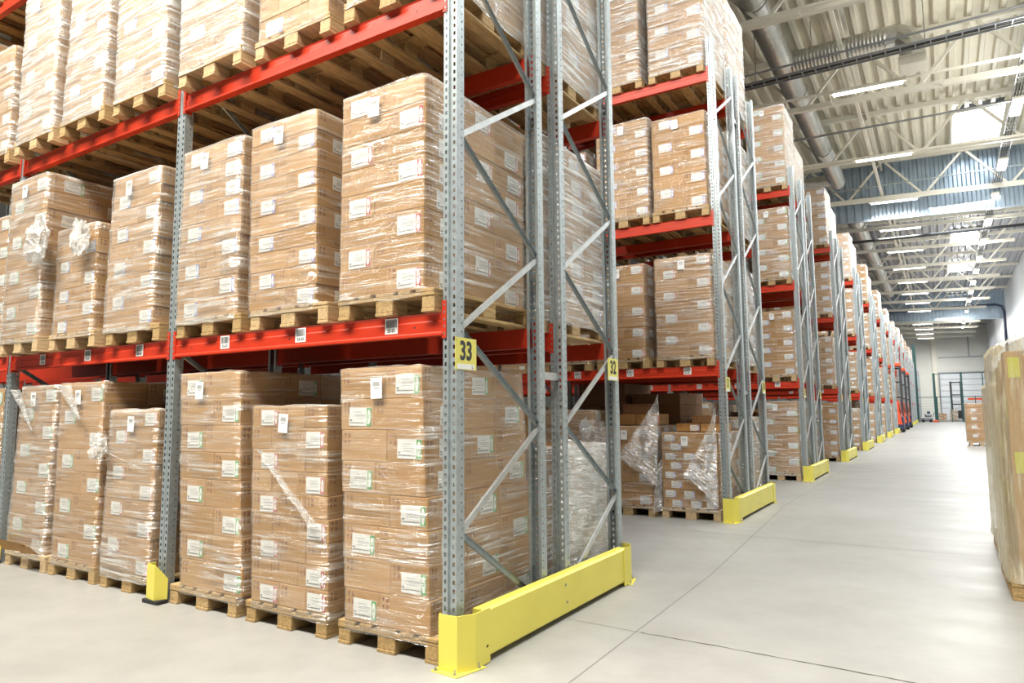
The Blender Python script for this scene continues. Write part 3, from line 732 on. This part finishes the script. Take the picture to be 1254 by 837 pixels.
# ---- loose film draped on loads (own parts of the loads they wrap would move with them)
def drape(lbl, P, seed, amp=.03, style='film_loose', **kw):
    o = link('hanging_film', sheet_mesh(*P, seed, amp, style=style, **kw)); tag(o, lbl, 'plastic film', 'loose sheets of stretch film'); return o
xa = px(0, 1) + .03
drape('crumpled film pulled up to a point between the two floor pallets of the second rack', [(xa + .30, Y2 - .12, .80), (xa + .86, Y2 - .12, .42), (xa + .92, Y2 - .11, 1.66), (xa + .86, Y2 - .08, 1.58)], 11, .05, nu=30, nv=24)
drape('white crumpled film hanging over the left corner of the draped brown pallet', [(xa - .12, Y2 - .10, .55), (xa + .30, Y2 - .10, .60), (xa + .12, Y2 - .09, 1.30), (xa - .14, Y2 - .09, 1.32)], 12, .05)
drape('torn film hanging over the right corner of the white labelled pallet', [(px(0, 0) + .36, Y2 - .09, .60), (px(0, 0) + .80, Y2 - .09, .2), (px(0, 0) + .80, Y2 - .09, 1.52), (px(0, 0) + .72, Y2 - .08, 1.25)], 13, .04)
drape('torn film ribbon between the brown and the white labelled floor pallets', [(px(0, 0) - .10, Y2 - .08, .05), (px(0, 0) + .03, Y2 - .06, .10), (px(0, 0) + .05, Y2 - .05, .80), (px(0, 0) - .04, Y2 - .05, .70)], 14, .05)
drape('milky film sagging over the low rear floor pallet beside upright 32', [(-.095, 1.43, .25), (-.095, 2.30, .10), (-.10, 2.28, 1.16), (-.10, 1.44, 1.24)], 15, .022)
def knot(lbl, c, s, seed):
    r = random.Random(seed); b = MB(); b.uv = []; nu, nv = 22, 16; off = Vector((seed, seed, 0))
    for j in range(nv + 1):
        for i in range(nu + 1):
            th, ph = i / nu * 2 * PI, j / nv * PI
            p = Vector((math.cos(th) * math.sin(ph), math.sin(th) * math.sin(ph), math.cos(ph)))
            k = 1 + .55 * noise.noise(p * 2.3 + off) + .35 * noise.noise(p * 6 + off)
            b.v.append((c[0] + p.x * s[0] * k, c[1] + p.y * s[1] * k, c[2] + p.z * s[2] * k)); b.uv.append((i / nu * 2 + seed, j / nv))
    for j in range(nv):
        for i in range(nu):
            k = j * (nu + 1) + i; b.f.append((k, k + 1, k + nu + 2, k + nu + 1)); b.m.append(0)
    o = link('hanging_bunched_film', b.mesh('hanging_bunched_film', ['film_loose'])); tag(o, lbl, 'plastic film', 'loose sheets of stretch film')
knot('bunch of crumpled film hanging from the low pallet on the first beam', (px(1, 1) - .03, -.245, 3.06), (.16, .07, .19), 21)
knot('smaller bunch of film at the right corner of the low first beam pallet', (px(1, 1) + .60, -.18, 3.02), (.14, .04, .14), 22)
knot('twisted knot of film at the left side of the red labelled floor pallet', (px(1, 0) - .01, -.07, 1.16), (.09, .05, .10), 23)
knot('pile of crumpled film over the torn film pallet corner left of upright 32', (px(0, 1) - .12, Y2 - .22, 1.18), (.08, .04, .15), 24)
def strip(lbl, a, c, w0, w1, seed):
    a, c = Vector(a), Vector(c)
    return drape(lbl, [a + Vector((-w0, 0, 0)), a + Vector((w0, 0, 0)), c + Vector((w1, 0, 0)), c + Vector((-w1, 0, 0))], seed, .012, nu=12, nv=30)
strip('diagonal strip of twisted film across the middle floor pallet', (px(0, 1) + .15, -.045, 1.19), (px(0, 1) + .72, -.045, .70), .03, .05, 31)
strip('pleated band of film slanting across the second floor pallet left of the protector', (px(1, 1) + .20, -.045, 1.72), (px(1, 1) + .50, -.045, 1.42), .13, .03, 32)
strip('pleated band of film at the top of the third floor pallet left of the protector', (px(1, 2) + .15, -.045, 1.70), (px(1, 2) + .55, -.045, 1.30), .10, .02, 33)
strip('rope of film running down across the red labelled floor pallet', (px(1, 0) + .05, -.05, 1.14), (px(1, 0) + .65, -.045, 1.0), .02, .015, 34)
b = MB(); b.quad((0, 0, 0), (.55, 0, .02), (.60, -.06, .10), (.02, -.05, .11)); b.quad((.40, -.01, 0), (.74, 0, .02), (.70, -.07, .10), (.52, -.06, .08)); b.quad((0, .003, 0), (.02, -.047, .11), (.60, -.057, .10), (.55, .003, .02))
o = link('cardboard_flap', b.mesh('cardboard_flap', ['card']), None, (px(1, 2) + .07, -.035, .15)); tag(o, 'torn cardboard flap lying along the base of the leftmost full floor pallet', 'cardboard')

# ------------------------------------------------------------------ right hand side of the aisle
def board_pallet(lbl, X, Y, H, n, seed, dx=.0, slope=0.):
    root = empty('wrapped_board_pallet', (X, Y, 0)); tag(root, lbl, 'pallet load', 'pallets of upright boards by the right wall')
    link('wooden_pallet', pallet_mesh(1), root, (0, 0, 0))
    r = random.Random(seed)
    for k in range(n):
        hh = H - .16 + slope * k * .2; w = .76 / n
        for j in range(3):
            m = carton_mesh(round(w - .07, 2), .30, round(hh - j * .04, 3), 'card')
            c = link('tall_carton', m, root, (.03 + (k + .5) * w + dx, .20 + j * .40, .1445))
            if j == 0:
                s = MB(); s.box(-w * .2, w * .2, -.002, 0, 0, .16); link('yellow_sticker', s.mesh('yellow_sticker', ['stickeryellow']), c, (0, -.151, hh * .88), 0); link('yellow_sticker', s.mesh('yellow_sticker', ['stickeryellow']), c, (0, -.151, hh * .46), 0)
            if k == 0:
                s = MB(); s.box(-.002, 0, -.05, .05, 0, .17); link('yellow_sticker', s.mesh('yellow_sticker', ['stickeryellow']), c, (-(w - .07) / 2 - .001, -.06, hh * (.70 - .1 * j)), 0); link('yellow_sticker', s.mesh('yellow_sticker', ['stickeryellow']), c, (-(w - .07) / 2 - .001, .08, hh * .30), 0)
    link('stretch_film', film_mesh(.80, 1.18, .13, H + .02, seed, 'film_yellow', 6, flare=.02, slope=slope, upright=True), root, (.4 + dx, .6, 0))
board_pallet('tall boards wrapped in yellowish film on a pallet at the right edge', 2.765, 3.28, 1.90, 4, 61, slope=.5)
board_pallet('second pallet of wrapped tall boards behind the one at the right edge', 2.79, 4.85, 1.66, 4, 62, slope=.2)
def far_load(lbl, x, y, H, n, seed):
    load(lbl, x, y, 0, W=.94, n=n, h=(H - .145) / n, col='red', film='film', detail=1, sheet=False, group='pallets standing free by the right wall', ox=.0)
far_load('free standing wrapped pallet on the open floor near the fence', 3.24, 29.6, 1.66, 9, 71)
far_load('wrapped pallet behind the free standing one, by the right wall', 4.30, 31.4, 1.5, 8, 72)

# ------------------------------------------------------------------ building shell
RX = 8.2; FY = 111.; SL = -.037
def rz(x, z=13.2): return z + SL * (x - .7)
# roof deck: trapezoidal sheet, ribs along the hall
def deck(name, y0, y1, dz=0., m='deck'):
    b = MB(); x = -45.; p = .42
    while x < RX:
        xs = [x, x + .11, x + .16, x + .37, x + .42]; zs = [0, 0, .16, .16, 0]
        for i in range(4): b.quad((xs[i], y0, rz(xs[i]) + zs[i] + dz), (xs[i + 1], y0, rz(xs[i + 1]) + zs[i + 1] + dz), (xs[i + 1], y1, rz(xs[i + 1]) + zs[i + 1] + dz), (xs[i], y1, rz(xs[i]) + zs[i] + dz))
        x += p
    return struct(name, b.mesh(name, [m]))
deck('ceiling', -9, 33.3)
deck('ceiling_far', 33.3, FY, 0, 'deck_daylight_tint')
b = MB(); b.box(-45, RX, FY, FY + .3, 0, 15); struct('wall_back', b.mesh('wall_back', ['farwall']))
b = MB(); b.box(RX, RX + .3, -9, FY, 6.0, 13.6)
y = -9.
while y < FY: b.box(RX - .015, RX, y + .03, y + 1.15, 6.0, 13.55); y += 1.2
struct('wall_right', b.mesh('wall_right', ['whitepanel']))
b = MB(); b.box(RX + .25, RX + .4, -9, FY, 0, 6.0); struct('wall_right_lower', b.mesh('wall_right_lower', ['farwall']))
b = MB(); b.box(RX - .05, RX + .25, -9, FY, 5.95, 6.1); struct('trim_8', b.mesh('trim_8', ['greysteel']))
b = MB(); b.box(-45.3, -45, -9, FY, 0, 15.5); struct('wall_left', b.mesh('wall_left', ['farwall']))
# back wall details: column, rails and sectional door
b = MB(); b.box(1.55, 2.1, FY - .3, FY, 0, 13.); struct('wall_column', b.mesh('wall_column', ['white']))
b = MB(); b.box(2.3, RX, FY - .08, FY - .01, 8.6, 8.75, 0); b.box(5.9, 6.05, FY - .1, FY, 8.7, 11.5); struct('trim_9', b.mesh('trim_9', ['greysteel']))
b = MB()
for k in range(8): b.box(2.35, 8.1, FY - .16, FY - .06, .02 + k * .8, .78 + k * .8, 0, bev=.03)
struct('door_1', b.mesh('door_1', ['whitepanel']))
b = MB(); b.box(2.2, 2.35, FY - .2, FY, 0, 6.5); b.box(2.2, RX, FY - .22, FY, 6.45, 6.6); struct('trim_10', b.mesh('trim_10', ['greysteel']))
# hanging blue sheet walls across the hall
def sheet_wall(name, Y, zb):
    b = MB(); x = -20.; 
    while x < RX:
        xs = [x, x + .12, x + .17, x + .29, x + .34]; ys = [0, 0, .07, .07, 0]
        for i in range(4):
            a, c = xs[i], xs[i + 1]
            b.quad((a, Y + ys[i], rz(a, zb)), (c, Y + ys[i + 1], rz(c, zb)), (c, Y + ys[i + 1], rz(c) + .14), (a, Y + ys[i], rz(a) + .14))
        x += .34
    b.bar((-20, Y + .035, rz(-20, zb)), (RX, Y + .035, rz(RX, zb)), .10, .05)
    return struct(name, b.mesh(name, ['bluemetal']))
sheet_wall('wall_hanging_1', 33.3, 10.45); sheet_wall('wall_hanging_2', 79., 10.55)
# roof trusses
TY = [14.4 + 6.05 * k for k in range(-2, 17)]; TY = [t for t in TY if t < FY - 1]
def zb_(x): return rz(x, 11.28)
def zt_(x): return rz(x, 13.06)
NODES = [-.88 + 3.17 * k for k in range(-5, 3)]
for i, Y in enumerate(TY):
    root = empty('roof_truss', (0, Y, 0)); tag(root, 'cream steel roof truss spanning the hall, %s counting from the camera' % ORD[i], 'truss', 'steel roof trusses')
    b = MB(); b.bar((-17, 0, zb_(-17)), (6.5, 0, zb_(6.5)), .18, .16); link('bottom_chord', b.mesh('bottom_chord', ['white']), root)
    b = MB(); b.bar((-17, 0, zt_(-17)), (RX, 0, zt_(RX)), .20, .18); link('top_chord', b.mesh('top_chord', ['white']), root)
    for x in NODES:
        for sx in (-1, 1):
            xe = x + sx * 1.585
            if xe > RX - .1: continue
            b = MB(); b.bar((x + sx * .12, 0, zb_(x) + .08), (xe - sx * .10, 0, zt_(xe) - .09), .09, .09, up=(0, 1, 0)); link('diagonal', b.mesh('diagonal', ['white']), root)
# braces running along the hall between the trusses
for j, (X, top) in enumerate(((.62, False), (.62, True), (-9., True))):
    b = MB(); z = zt_(X) - .16 if top else zb_(X) + .0
    z = zt_(X) - .18 if top else zb_(X) + .16
    b.bar((X, 2, z), (X, TY[-1], z), .10, .12)
    tag(link('roof_tie', b.mesh('roof_tie', ['white'])), ('lower cream tie beam running down the hall under the trusses', 'upper cream tie beam running down the hall below the deck', 'cream tie beam far left under the roof')[j], 'beam')
# strip lights under the trusses
def striplight(lbl, x, y, z, L=1.85, along='x', group='strip lights fixed across the hall', w=.14):
    root = empty('ceiling_light', (x, y, z)); tag(root, lbl, 'ceiling light', group)
    s = SL if along == 'x' else 0
    b = MB(); e = MB()
    if along == 'x':
        b.bar((-.1, 0, .05), (L + .1, 0, .05 + s * L), w, .07); e.bar((0, 0, -.015), (L, 0, -.015 + s * L), w * .8, .05)
    else:
        b.bar((0, -.1, .05), (0, L + .1, .05), w, .07); e.bar((0, 0, -.015), (0, L, -.015), w * .8, .05)
    link('housing', b.mesh('housing', ['white']), root); link('tube', e.mesh('tube', ['lamp']), root)
for i, Y in enumerate(TY):
    if Y < 12: continue
    OFF = {3: 1.35, 4: .75, 5: .3}.get(i, .55)
    if i > 2: striplight('white strip light below the %s truss from the camera' % ORD[i], .15, Y - OFF, zb_(.15) - .28)
    b = MB(); b.bar((-17, 0, zb_(-17) - .18), (6.4, 0, zb_(6.4) - .18), .06, .07)
    for xx in (-6, -3, 0, 3, 6): b.bar((xx, 0, zb_(xx) - .15), (xx, OFF - .05, zb_(xx) - .09), .03, .02)
    tag(link('lighting_rail', b.mesh('lighting_rail', ['white']), None, (0, Y - OFF, 0)), 'thin white rail carrying lights under the %s truss' % ORD[i], 'rail', 'lighting rails')
# row of lamps along a cable ladder
LX = 4.95; LZ = 10.95
ys = [8.0, 13.2, 18.4, 22.7, 28.7, 33.6, 38.3, 43.2, 48.3, 53, 58, 63, 68, 76, 81, 86, 91]
for i, y in enumerate(ys):
    striplight('bright lamp hanging in the lamp row over the aisle, %s from the camera' % ORD[i], LX, y - .6, LZ - .12, 1.25, 'y', 'bright lamps in the row over the aisle', .30)
def ladder(lbl, a, c, w, m, rails=.03):
    a, c = Vector(a), Vector(c); d = (c - a).normalized(); r = d.cross(Vector((0, 0, 1))).normalized() * w / 2; b = MB()
    for s in (-1, 1): b.bar(a + r * s, c + r * s, rails, .06)
    n = int((c - a).length / .35)
    for k in range(n):
        p = a + d * (k + .5) * .35; b.bar(p - r, p + r, .03, .02)
    for k in range(3):
        q = r * (k - 1) * .5; b.tube([tuple(a + q + Vector((0, 0, .03))), tuple(c + q + Vector((0, 0, .03)))], .022, 6, 1)
    o = link('cable_ladder', b.mesh('cable_ladder', [m, 'darksteel'])); tag(o, lbl, 'cable tray'); return o
ladder('grey cable ladder running down the hall above the lamp row', (LX + .05, 6, LZ + .25), (LX + .05, 92, LZ + .25), .30, 'greysteel')
ladder('dark cable ladder crossing the hall below the branch duct', (-16, 17.2, 11.05), (7.9, 17.2, 11.05), .34, 'greysteel')
def pipe(lbl, pts, r, m='greysteel', cat='pipe'):
    b = MB(); b.tube(pts, r, 8); tag(link('ceiling_pipe', b.mesh('ceiling_pipe', [m])), lbl, cat)
pipe('thin dark conduit crossing the hall beside the dark cable ladder', [(-16, 16.75, 11.2), (7.9, 16.6, 11.1)], .03)
pipe('thin dark conduit crossing the hall before the third lamp', [(-16, 22.6, 11.35), (7.9, 22.6, 11.0)], .035)
pipe('thin dark pipe crossing the hall in front of the skylight', [(-16, 24.3, 12.1), (8., 24.3, 11.6)], .03)
pipe('light pipe crossing the hall in front of the blue sheet wall', [(-16, 31.8, 11.9), (8., 31.8, 11.6)], .03, 'galv')
pipe('thick black pipe crossing the hall just beyond the blue sheet wall', [(-16, 37.8, 10.75), (7.6, 37.8, 10.35)], .075, 'darksteel')
pipe('long dark pipe crossing under the roof behind the hanging wall', [(-16, 35.6, 11.4), (8., 35.6, 11.1)], .06)
pipe('dark pipe crossing the far hall and turning down the right wall', [(-16, 78.2, 11.6), (7.4, 78.2, 11.6), (7.9, 78.2, 11.4), (8.05, 78.2, 10.9), (8.05, 78.2, 2.2)], .12, 'bluepaint')
pipe('bent black pipe on the right wall under the roof', [(8.05, 44, 12.7), (8.05, 44, 11.4), (8.0, 45, 10.9), (8.05, 47, 10.9)], .09, 'darksteel')
for i, (x, y, z0, z1) in enumerate(((2.6, 17.2, 11.05, 13.2), (-.3, 18.4, 12.5, 13.2), (5.0, 17.2, 11.05, 13.1), (-1.7, 17.2, 11.05, 13.2))):
    b = MB(); b.tube([(x, y, z0), (x, y, z1)], .012, 6); tag(link('hanger_rod', b.mesh('hanger_rod', ['greysteel'])), 'thin steel hanger rod above the dark cable ladder, %s from the left' % ORD[[3, 1, 2, 0].index(i) if i in (0, 1, 2, 3) else 0], 'hanger', 'thin hanger rods')
# ducts
def duct_mesh(pts, r, n=28, rib=.10):
    b = MB(); P = []; Rr = []
    for (a, c) in zip(pts, pts[1:]):
        a, c = Vector(a), Vector(c); L = (c - a).length; k = max(1, int(L / rib))
        for i in range(k):
            for t, e in ((0, .005), (.12, .005), (.2, 0), (.95, 0)): P.append(tuple(a + (c - a) * ((i + t) / k))); Rr.append(r + e)
    P.append(pts[-1]); Rr.append(r); b.tube(P, Rr, n)
    return b
DX, DZ = -1.13, 12.05
root = empty('ventilation_duct', (DX, 20, DZ)); tag(root, 'round galvanised ventilation duct with a side branch under the roof', 'duct')
b = duct_mesh([(0, -16, 0), (0, 11.4, 0)], .35, rib=.09); link('main_duct', b.mesh('main_duct', ['duct'], True), root)
b = duct_mesh([(-.2, 10.8, -.05), (-12, 10.8, -.05)], .28, rib=.09); link('left_branch', b.mesh('left_branch', ['duct'], True), root)
b = duct_mesh([(.2, -1.6, 0), (2.85, -1.6, 0)], .31); link('right_branch', b.mesh('right_branch', ['duct'], True), root)
b = MB(); b.tube([(2.8, -1.6, 0), (3.1, -1.6, -.02), (3.32, -1.62, -.16), (3.42, -1.66, -.42), (3.42, -1.66, -.80)], [.315, .32, .325, .325, .32], 12); link('elbow', b.mesh('elbow', ['duct']), root)
b = MB(); b.box(3.10, 3.74, -1.98, -1.34, -1.10, -.80)
for k in range(5): b.box(3.07, 3.77, -2.01, -1.31, -1.09 + k * .055, -1.065 + k * .055)
link('outlet_grille', b.mesh('outlet_grille', ['white']), root)
for k in range(8):
    yy = TY[0] - 20 + k * 6.05
    if yy > 12 or yy < -16: continue
    b = MB()
    for t in range(24):
        a0, a1 = t * 2 * PI / 24, (t + 1) * 2 * PI / 24
        b.bar((.365 * math.cos(a0), yy, .365 * math.sin(a0)), (.365 * math.cos(a1), yy, .365 * math.sin(a1)), .05, .012, up=(math.cos(a0), 0, math.sin(a0)))
    b.bar((0, yy, -.37), (0, yy, -.66), .05, .05); link('duct_strap', b.mesh('duct_strap', ['greysteel']), root)
root = empty('ventilation_duct', (DX, 40, DZ)); tag(root, 'bluish ventilation duct continuing beyond the hanging sheet wall', 'duct')
b = duct_mesh([(0, -4, 0), (0, 28, 0)], .42, 20, .25); link('main_duct', b.mesh('main_duct', ['duct'], True), root)
# skylights set in the deck: glowing panes in upstands
SKY = [(3.45, 5.15, 28.0, 31.9), (3.6, 5.2, 49.2, 53), (3.5, 5.2, 61, 65), (3.5, 5.2, 9, 13), (3.5, 5.2, 79, 83)]
for i, (x0, x1, y0, y1) in enumerate(SKY):
    z = rz(5.2) - .03
    b = MB(); b.box(x0, x1, y0, y1, z - .02, z + .0, 0); w = link('window_%d' % (i + 1), b.mesh('window', ['sky'])); w['kind'] = 'structure'
    f = MB()
    for a, c, d, e in ((x0 - .08, x0, y0 - .08, y1 + .08), (x1, x1 + .08, y0 - .08, y1 + .08), (x0, x1, y0 - .08, y0), (x0, x1, y1, y1 + .08)): f.box(a, c, d, e, z - .04, z + .12)
    link('window_frame', f.mesh('window_frame', ['white']), w)
    f = MB()
    for k in range(4): f.box(x0 + .1 + k * .42, x0 + .38 + k * .42, y0 - .55, y0 - .15, z + .02, z + .05, 0)
    link('vent_flap', f.mesh('vent_flap', ['darksteel']), w)

# ------------------------------------------------------------------ far end: fence, trucks, machines
root = empty('mesh_fence', (0, 90, 0)); tag(root, 'dark green mesh fence closing off the far end of the aisle', 'fence')
for x, h, r in ((1.75, 5.6, .12), (4.4, 5.6, .10), (1.85, 2.9, .14), (8.0, 3.2, .14), (-.05, 9.0, .16), (6.4, 5.5, .05), (3.3, 2.9, .04), (5.6, 2.9, .04)):
    b = MB(); b.box(x - r, x + r, -r, r, 0, h); link('fence_post', b.mesh('fence_post', ['teal']), root)
for z in (.1, 2.85, 5.5):
    b = MB(); b.bar((-.1 if z < 3 else 1.7, 0, z), (8, 0, z), .06, .07); link('fence_rail', b.mesh('fence_rail', ['teal']), root)
b = MB()
for k in range(34): b.bar((.1 + k * .24, 0, .1), (.1 + k * .24, 0, 2.85), .012, .012)
for k in range(9): b.bar((0, 0, .3 + k * .3), (8, 0, .3 + k * .3), .012, .012)
link('mesh_panel', b.mesh('mesh_panel', ['teal']), root)

def reach_truck(lbl, x, y, s=1.):
    root = empty('reach_truck', (x, y, 0)); tag(root, lbl, 'forklift', 'red reach trucks at the rack ends')
    b = MB(); b.box(-.55, .5, -.9, .9, .12, 1.0, bev=.08); link('chassis', b.mesh('chassis', ['bluepaint']), root)
    b = MB(); b.poly([(-.5, -.91, .5), (.45, -.91, .5), (.2, -.91, 2.0), (-.5, -.91, 2.2)]); b.poly([(.51, -.9, .5), (.51, .8, .5), (.25, .8, 1.9), (.25, -.9, 2.1)]); b.box(-.5, .3, -.9, .8, 1.0, 2.0, bev=.06); link('bodywork', b.mesh('bodywork', ['truckred']), root)
    b = MB()
    for xx in (-.5, .35): b.box(xx, xx + .14, .5, .7, .1, 4.2)
    for zz in (1.2, 2.2, 3.2, 4.1): b.box(-.5, .49, .52, .66, zz, zz + .1)
    link('mast', b.mesh('mast', ['darksteel']), root)
    b = MB(); b.box(-.55, .5, -.7, .9, 4.25, 4.45, bev=.03)
    link('overhead_guard', b.mesh('overhead_guard', ['truckred']), root)
    b = MB()
    for xx in (-.5, .42):
        for yy in (-.66, .8): b.box(xx, xx + .06, yy, yy + .06, 2.0, 4.25)
    link('guard_pillars', b.mesh('guard_pillars', ['darksteel']), root)
    for yy in (-.6, .6):
        b = MB(); b.tube([(.35, yy, .17), (.52, yy, .17)], .17, 14); link('wheel', b.mesh('wheel', ['rubber']), root)
reach_truck('nearest red reach truck parked between the rack ends', -.25, 48.3)
reach_truck('red reach truck parked behind the nearest reach truck', -.25, 54.9)
reach_truck('furthest red reach truck parked between the rack ends', -.25, 61.4)
root = empty('floor_scrubber', (1.0, 87.3, 0)); tag(root, 'grey floor cleaning machine parked at the foot of the fence', 'cleaning machine')
b = MB(); b.box(-.75, .45, -.45, .45, .18, .62, bev=.08); b.box(-.35, .35, -.4, .4, .6, .95, bev=.1); link('body', b.mesh('body', ['greysteel']), root)
b = MB(); b.box(-.1, .2, -.3, .3, .95, 1.25, bev=.05); link('seat', b.mesh('seat', ['bluepaint']), root)
b = MB(); b.tube([(.45, 0, .6), (.6, 0, 1.1)], .03, 8); b.bar((.58, -.2, 1.1), (.58, .2, 1.1), .04, .04); link('steering_wheel', b.mesh('steering_wheel', ['rubber']), root)
b = MB(); b.box(.45, .95, -.5, .5, .04, .25, bev=.04); link('brush_deck', b.mesh('brush_deck', ['truckred']), root)
for xx, yy in ((-.5, -.46), (-.5, .40), (.25, -.46), (.25, .40)):
    b = MB(); b.tube([(xx, yy, .18), (xx, yy + .08, .18)], .18, 14); link('wheel', b.mesh('wheel', ['rubber']), root)
root = empty('forklift', (4.0, 102, 0)); tag(root, 'orange forklift with tall dark mast behind the fence', 'forklift')
b = MB()
for xx in (-.65, .45): b.box(xx, xx + .24, 0, .2, .1, 5.0)
for zz in (.8, 2., 3.2, 4.8): b.box(-.65, .69, .02, .18, zz, zz + .14)
link('mast', b.mesh('mast', ['darksteel']), root)
b = MB(); b.box(-.7, .8, .4, 2.2, .25, 1.3, bev=.12); link('body', b.mesh('body', ['darksteel']), root)
b = MB(); b.box(-.6, .7, .5, 1.8, 2.0, 2.12); 
for xx in (-.58, .62):
    for yy in (.52, 1.7): b.box(xx, xx + .06, yy, yy + .06, 1.2, 2.0)
link('overhead_guard', b.mesh('overhead_guard', ['darksteel']), root)
for xx in (-.75, .62):
    b = MB(); b.tube([(xx, .7, .3), (xx + .2, .7, .3)], .3, 14); link('wheel', b.mesh('wheel', ['rubber']), root)
root = empty('orange_machine', (5.9, 101, 0)); tag(root, 'orange machine standing right of the forklift behind the fence', 'machine')
b = MB(); b.box(-.9, .9, 0, 1.2, .3, 1.9, bev=.1); link('body', b.mesh('body', ['orange']), root)
b = MB(); b.box(-.7, .9, .2, .9, 2.6, 2.85); b.box(.75, .9, .2, .4, 1.8, 2.6); link('arm', b.mesh('arm', ['truckred']), root)
for xx in (-.6, .5):
    b = MB(); b.tube([(xx, 0, .3), (xx + .15, 0, .3)], .3, 12); link('wheel', b.mesh('wheel', ['rubber']), root)
for i, (xx, w, h) in enumerate(((2.2, 1.1, 1.0), (3.4, 1.4, 1.5), (4.9, .9, 1.3))):
    r_ = load(('low pallet of goods with orange boxes behind the fence', 'white wrapped pallet in front of the forklift behind the fence', 'white wrapped pallet between forklift and orange machine')[i], xx - .2, 97 + i * .9, 0, W=.8, n=5, h=h / 6, film='film_heavy_glare' if i else 'film', detail=0, group='goods behind the fence')
# racks of the far hall beyond the fence, with bare blue-grey uprights
for i in range(3):
    rack(93.5 + i * 6.0, 1, 'empty looking pallet rack beyond the fence, %s behind it' % ORD[i], None, detail=False, rear=False, group='racks beyond the fence')

# ------------------------------------------------------------------ camera
cam = bpy.data.cameras.new('camera'); co = bpy.data.objects.new('camera', cam); COL.objects.link(co)
yaw, pit, rol = 0.5556349, 0.102971, -0.0075537
cy, sy_, cp, sp = math.cos(yaw), math.sin(yaw), math.cos(pit), math.sin(pit)
f = Vector((-sy_ * cp, cy * cp, sp)); r = Vector((cy, sy_, 0)); u = r.cross(f)
c_, s_ = math.cos(rol), math.sin(rol); r2 = r * c_ + u * s_; u2 = u * c_ - r * s_
mw = Matrix((r2, u2, -f)).transposed().to_4x4(); mw.translation = Vector((2.4022528, -3.2518260, 1.4362781)); co.matrix_world = mw
cam.sensor_width = 36; cam.lens = 36 * 843.509 / 1254; cam.clip_end = 400; cam.clip_start = .05
SC.camera = co

# ------------------------------------------------------------------ light
def area(name, loc, sx, sy, power, col=(1, 1, 1), rot=(0, 0, 0), spread=PI):
    l = bpy.data.lights.new(name, 'AREA'); l.shape = 'RECTANGLE'; l.size = sx; l.size_y = sy; l.energy = power; l.color = col; l.spread = spread
    o = bpy.data.objects.new(name, l); COL.objects.link(o); o.location = loc; o.rotation_euler = rot; return o
area('cross_aisle_fill', (-2.5, -4.2, 10.2), 12, 1.6, 1650, (1, .945, .84), (.45, 0, 0), 2.1)  # unseen area light added over the cross aisle, tilted at the rack fronts
for y, p in ((4, 430), (20, 500), (35, 520), (50, 520), (66, 520), (82, 600), (101, 900)):
    area('aisle_fill', (3.6, y, 10.7), 2.4, 9, p, (.96, .985, 1))  # fill light added over the aisle and before the far wall; no fixtures
for i, y in enumerate(ys):
    l = bpy.data.lights.new('lamp_glow', 'POINT'); l.energy = 215; l.shadow_soft_size = .35; l.color = (1, .98, .93)
    o = bpy.data.objects.new('lamp_glow', l); COL.objects.link(o); o.location = (LX - .1, y, LZ - .75)
for i, Y in enumerate(TY):
    if i == 2: continue
    area('strip_light_fill', (1.0, Y - .75, 10.85), 1.8, .3, (190 if i < 2 else 330) if Y < 45 else 170, (1, .985, .95), (.45, 0, 0), 2.0)  # fill added near strip lights, tilted to brighten rack fronts; nearest have no fixture
w = bpy.data.worlds.new('world'); SC.world = w; w.use_nodes = True
bg = w.node_tree.nodes['Background']; bg.inputs[0].default_value = (1., .97, .92, 1); bg.inputs[1].default_value = .15
SC.view_settings.view_transform = 'Standard'; SC.view_settings.look = 'None'; SC.view_settings.gamma = 1; SC.view_settings.use_curve_mapping = False
SC.view_settings.exposure = .0
cy_ = SC.cycles
cy_.transparent_max_bounces = 32; cy_.max_bounces = 6; cy_.diffuse_bounces = 3; cy_.glossy_bounces = 3; cy_.use_denoising = True
cy_.caustics_reflective = False; cy_.caustics_refractive = False; cy_.sample_clamp_indirect = 6
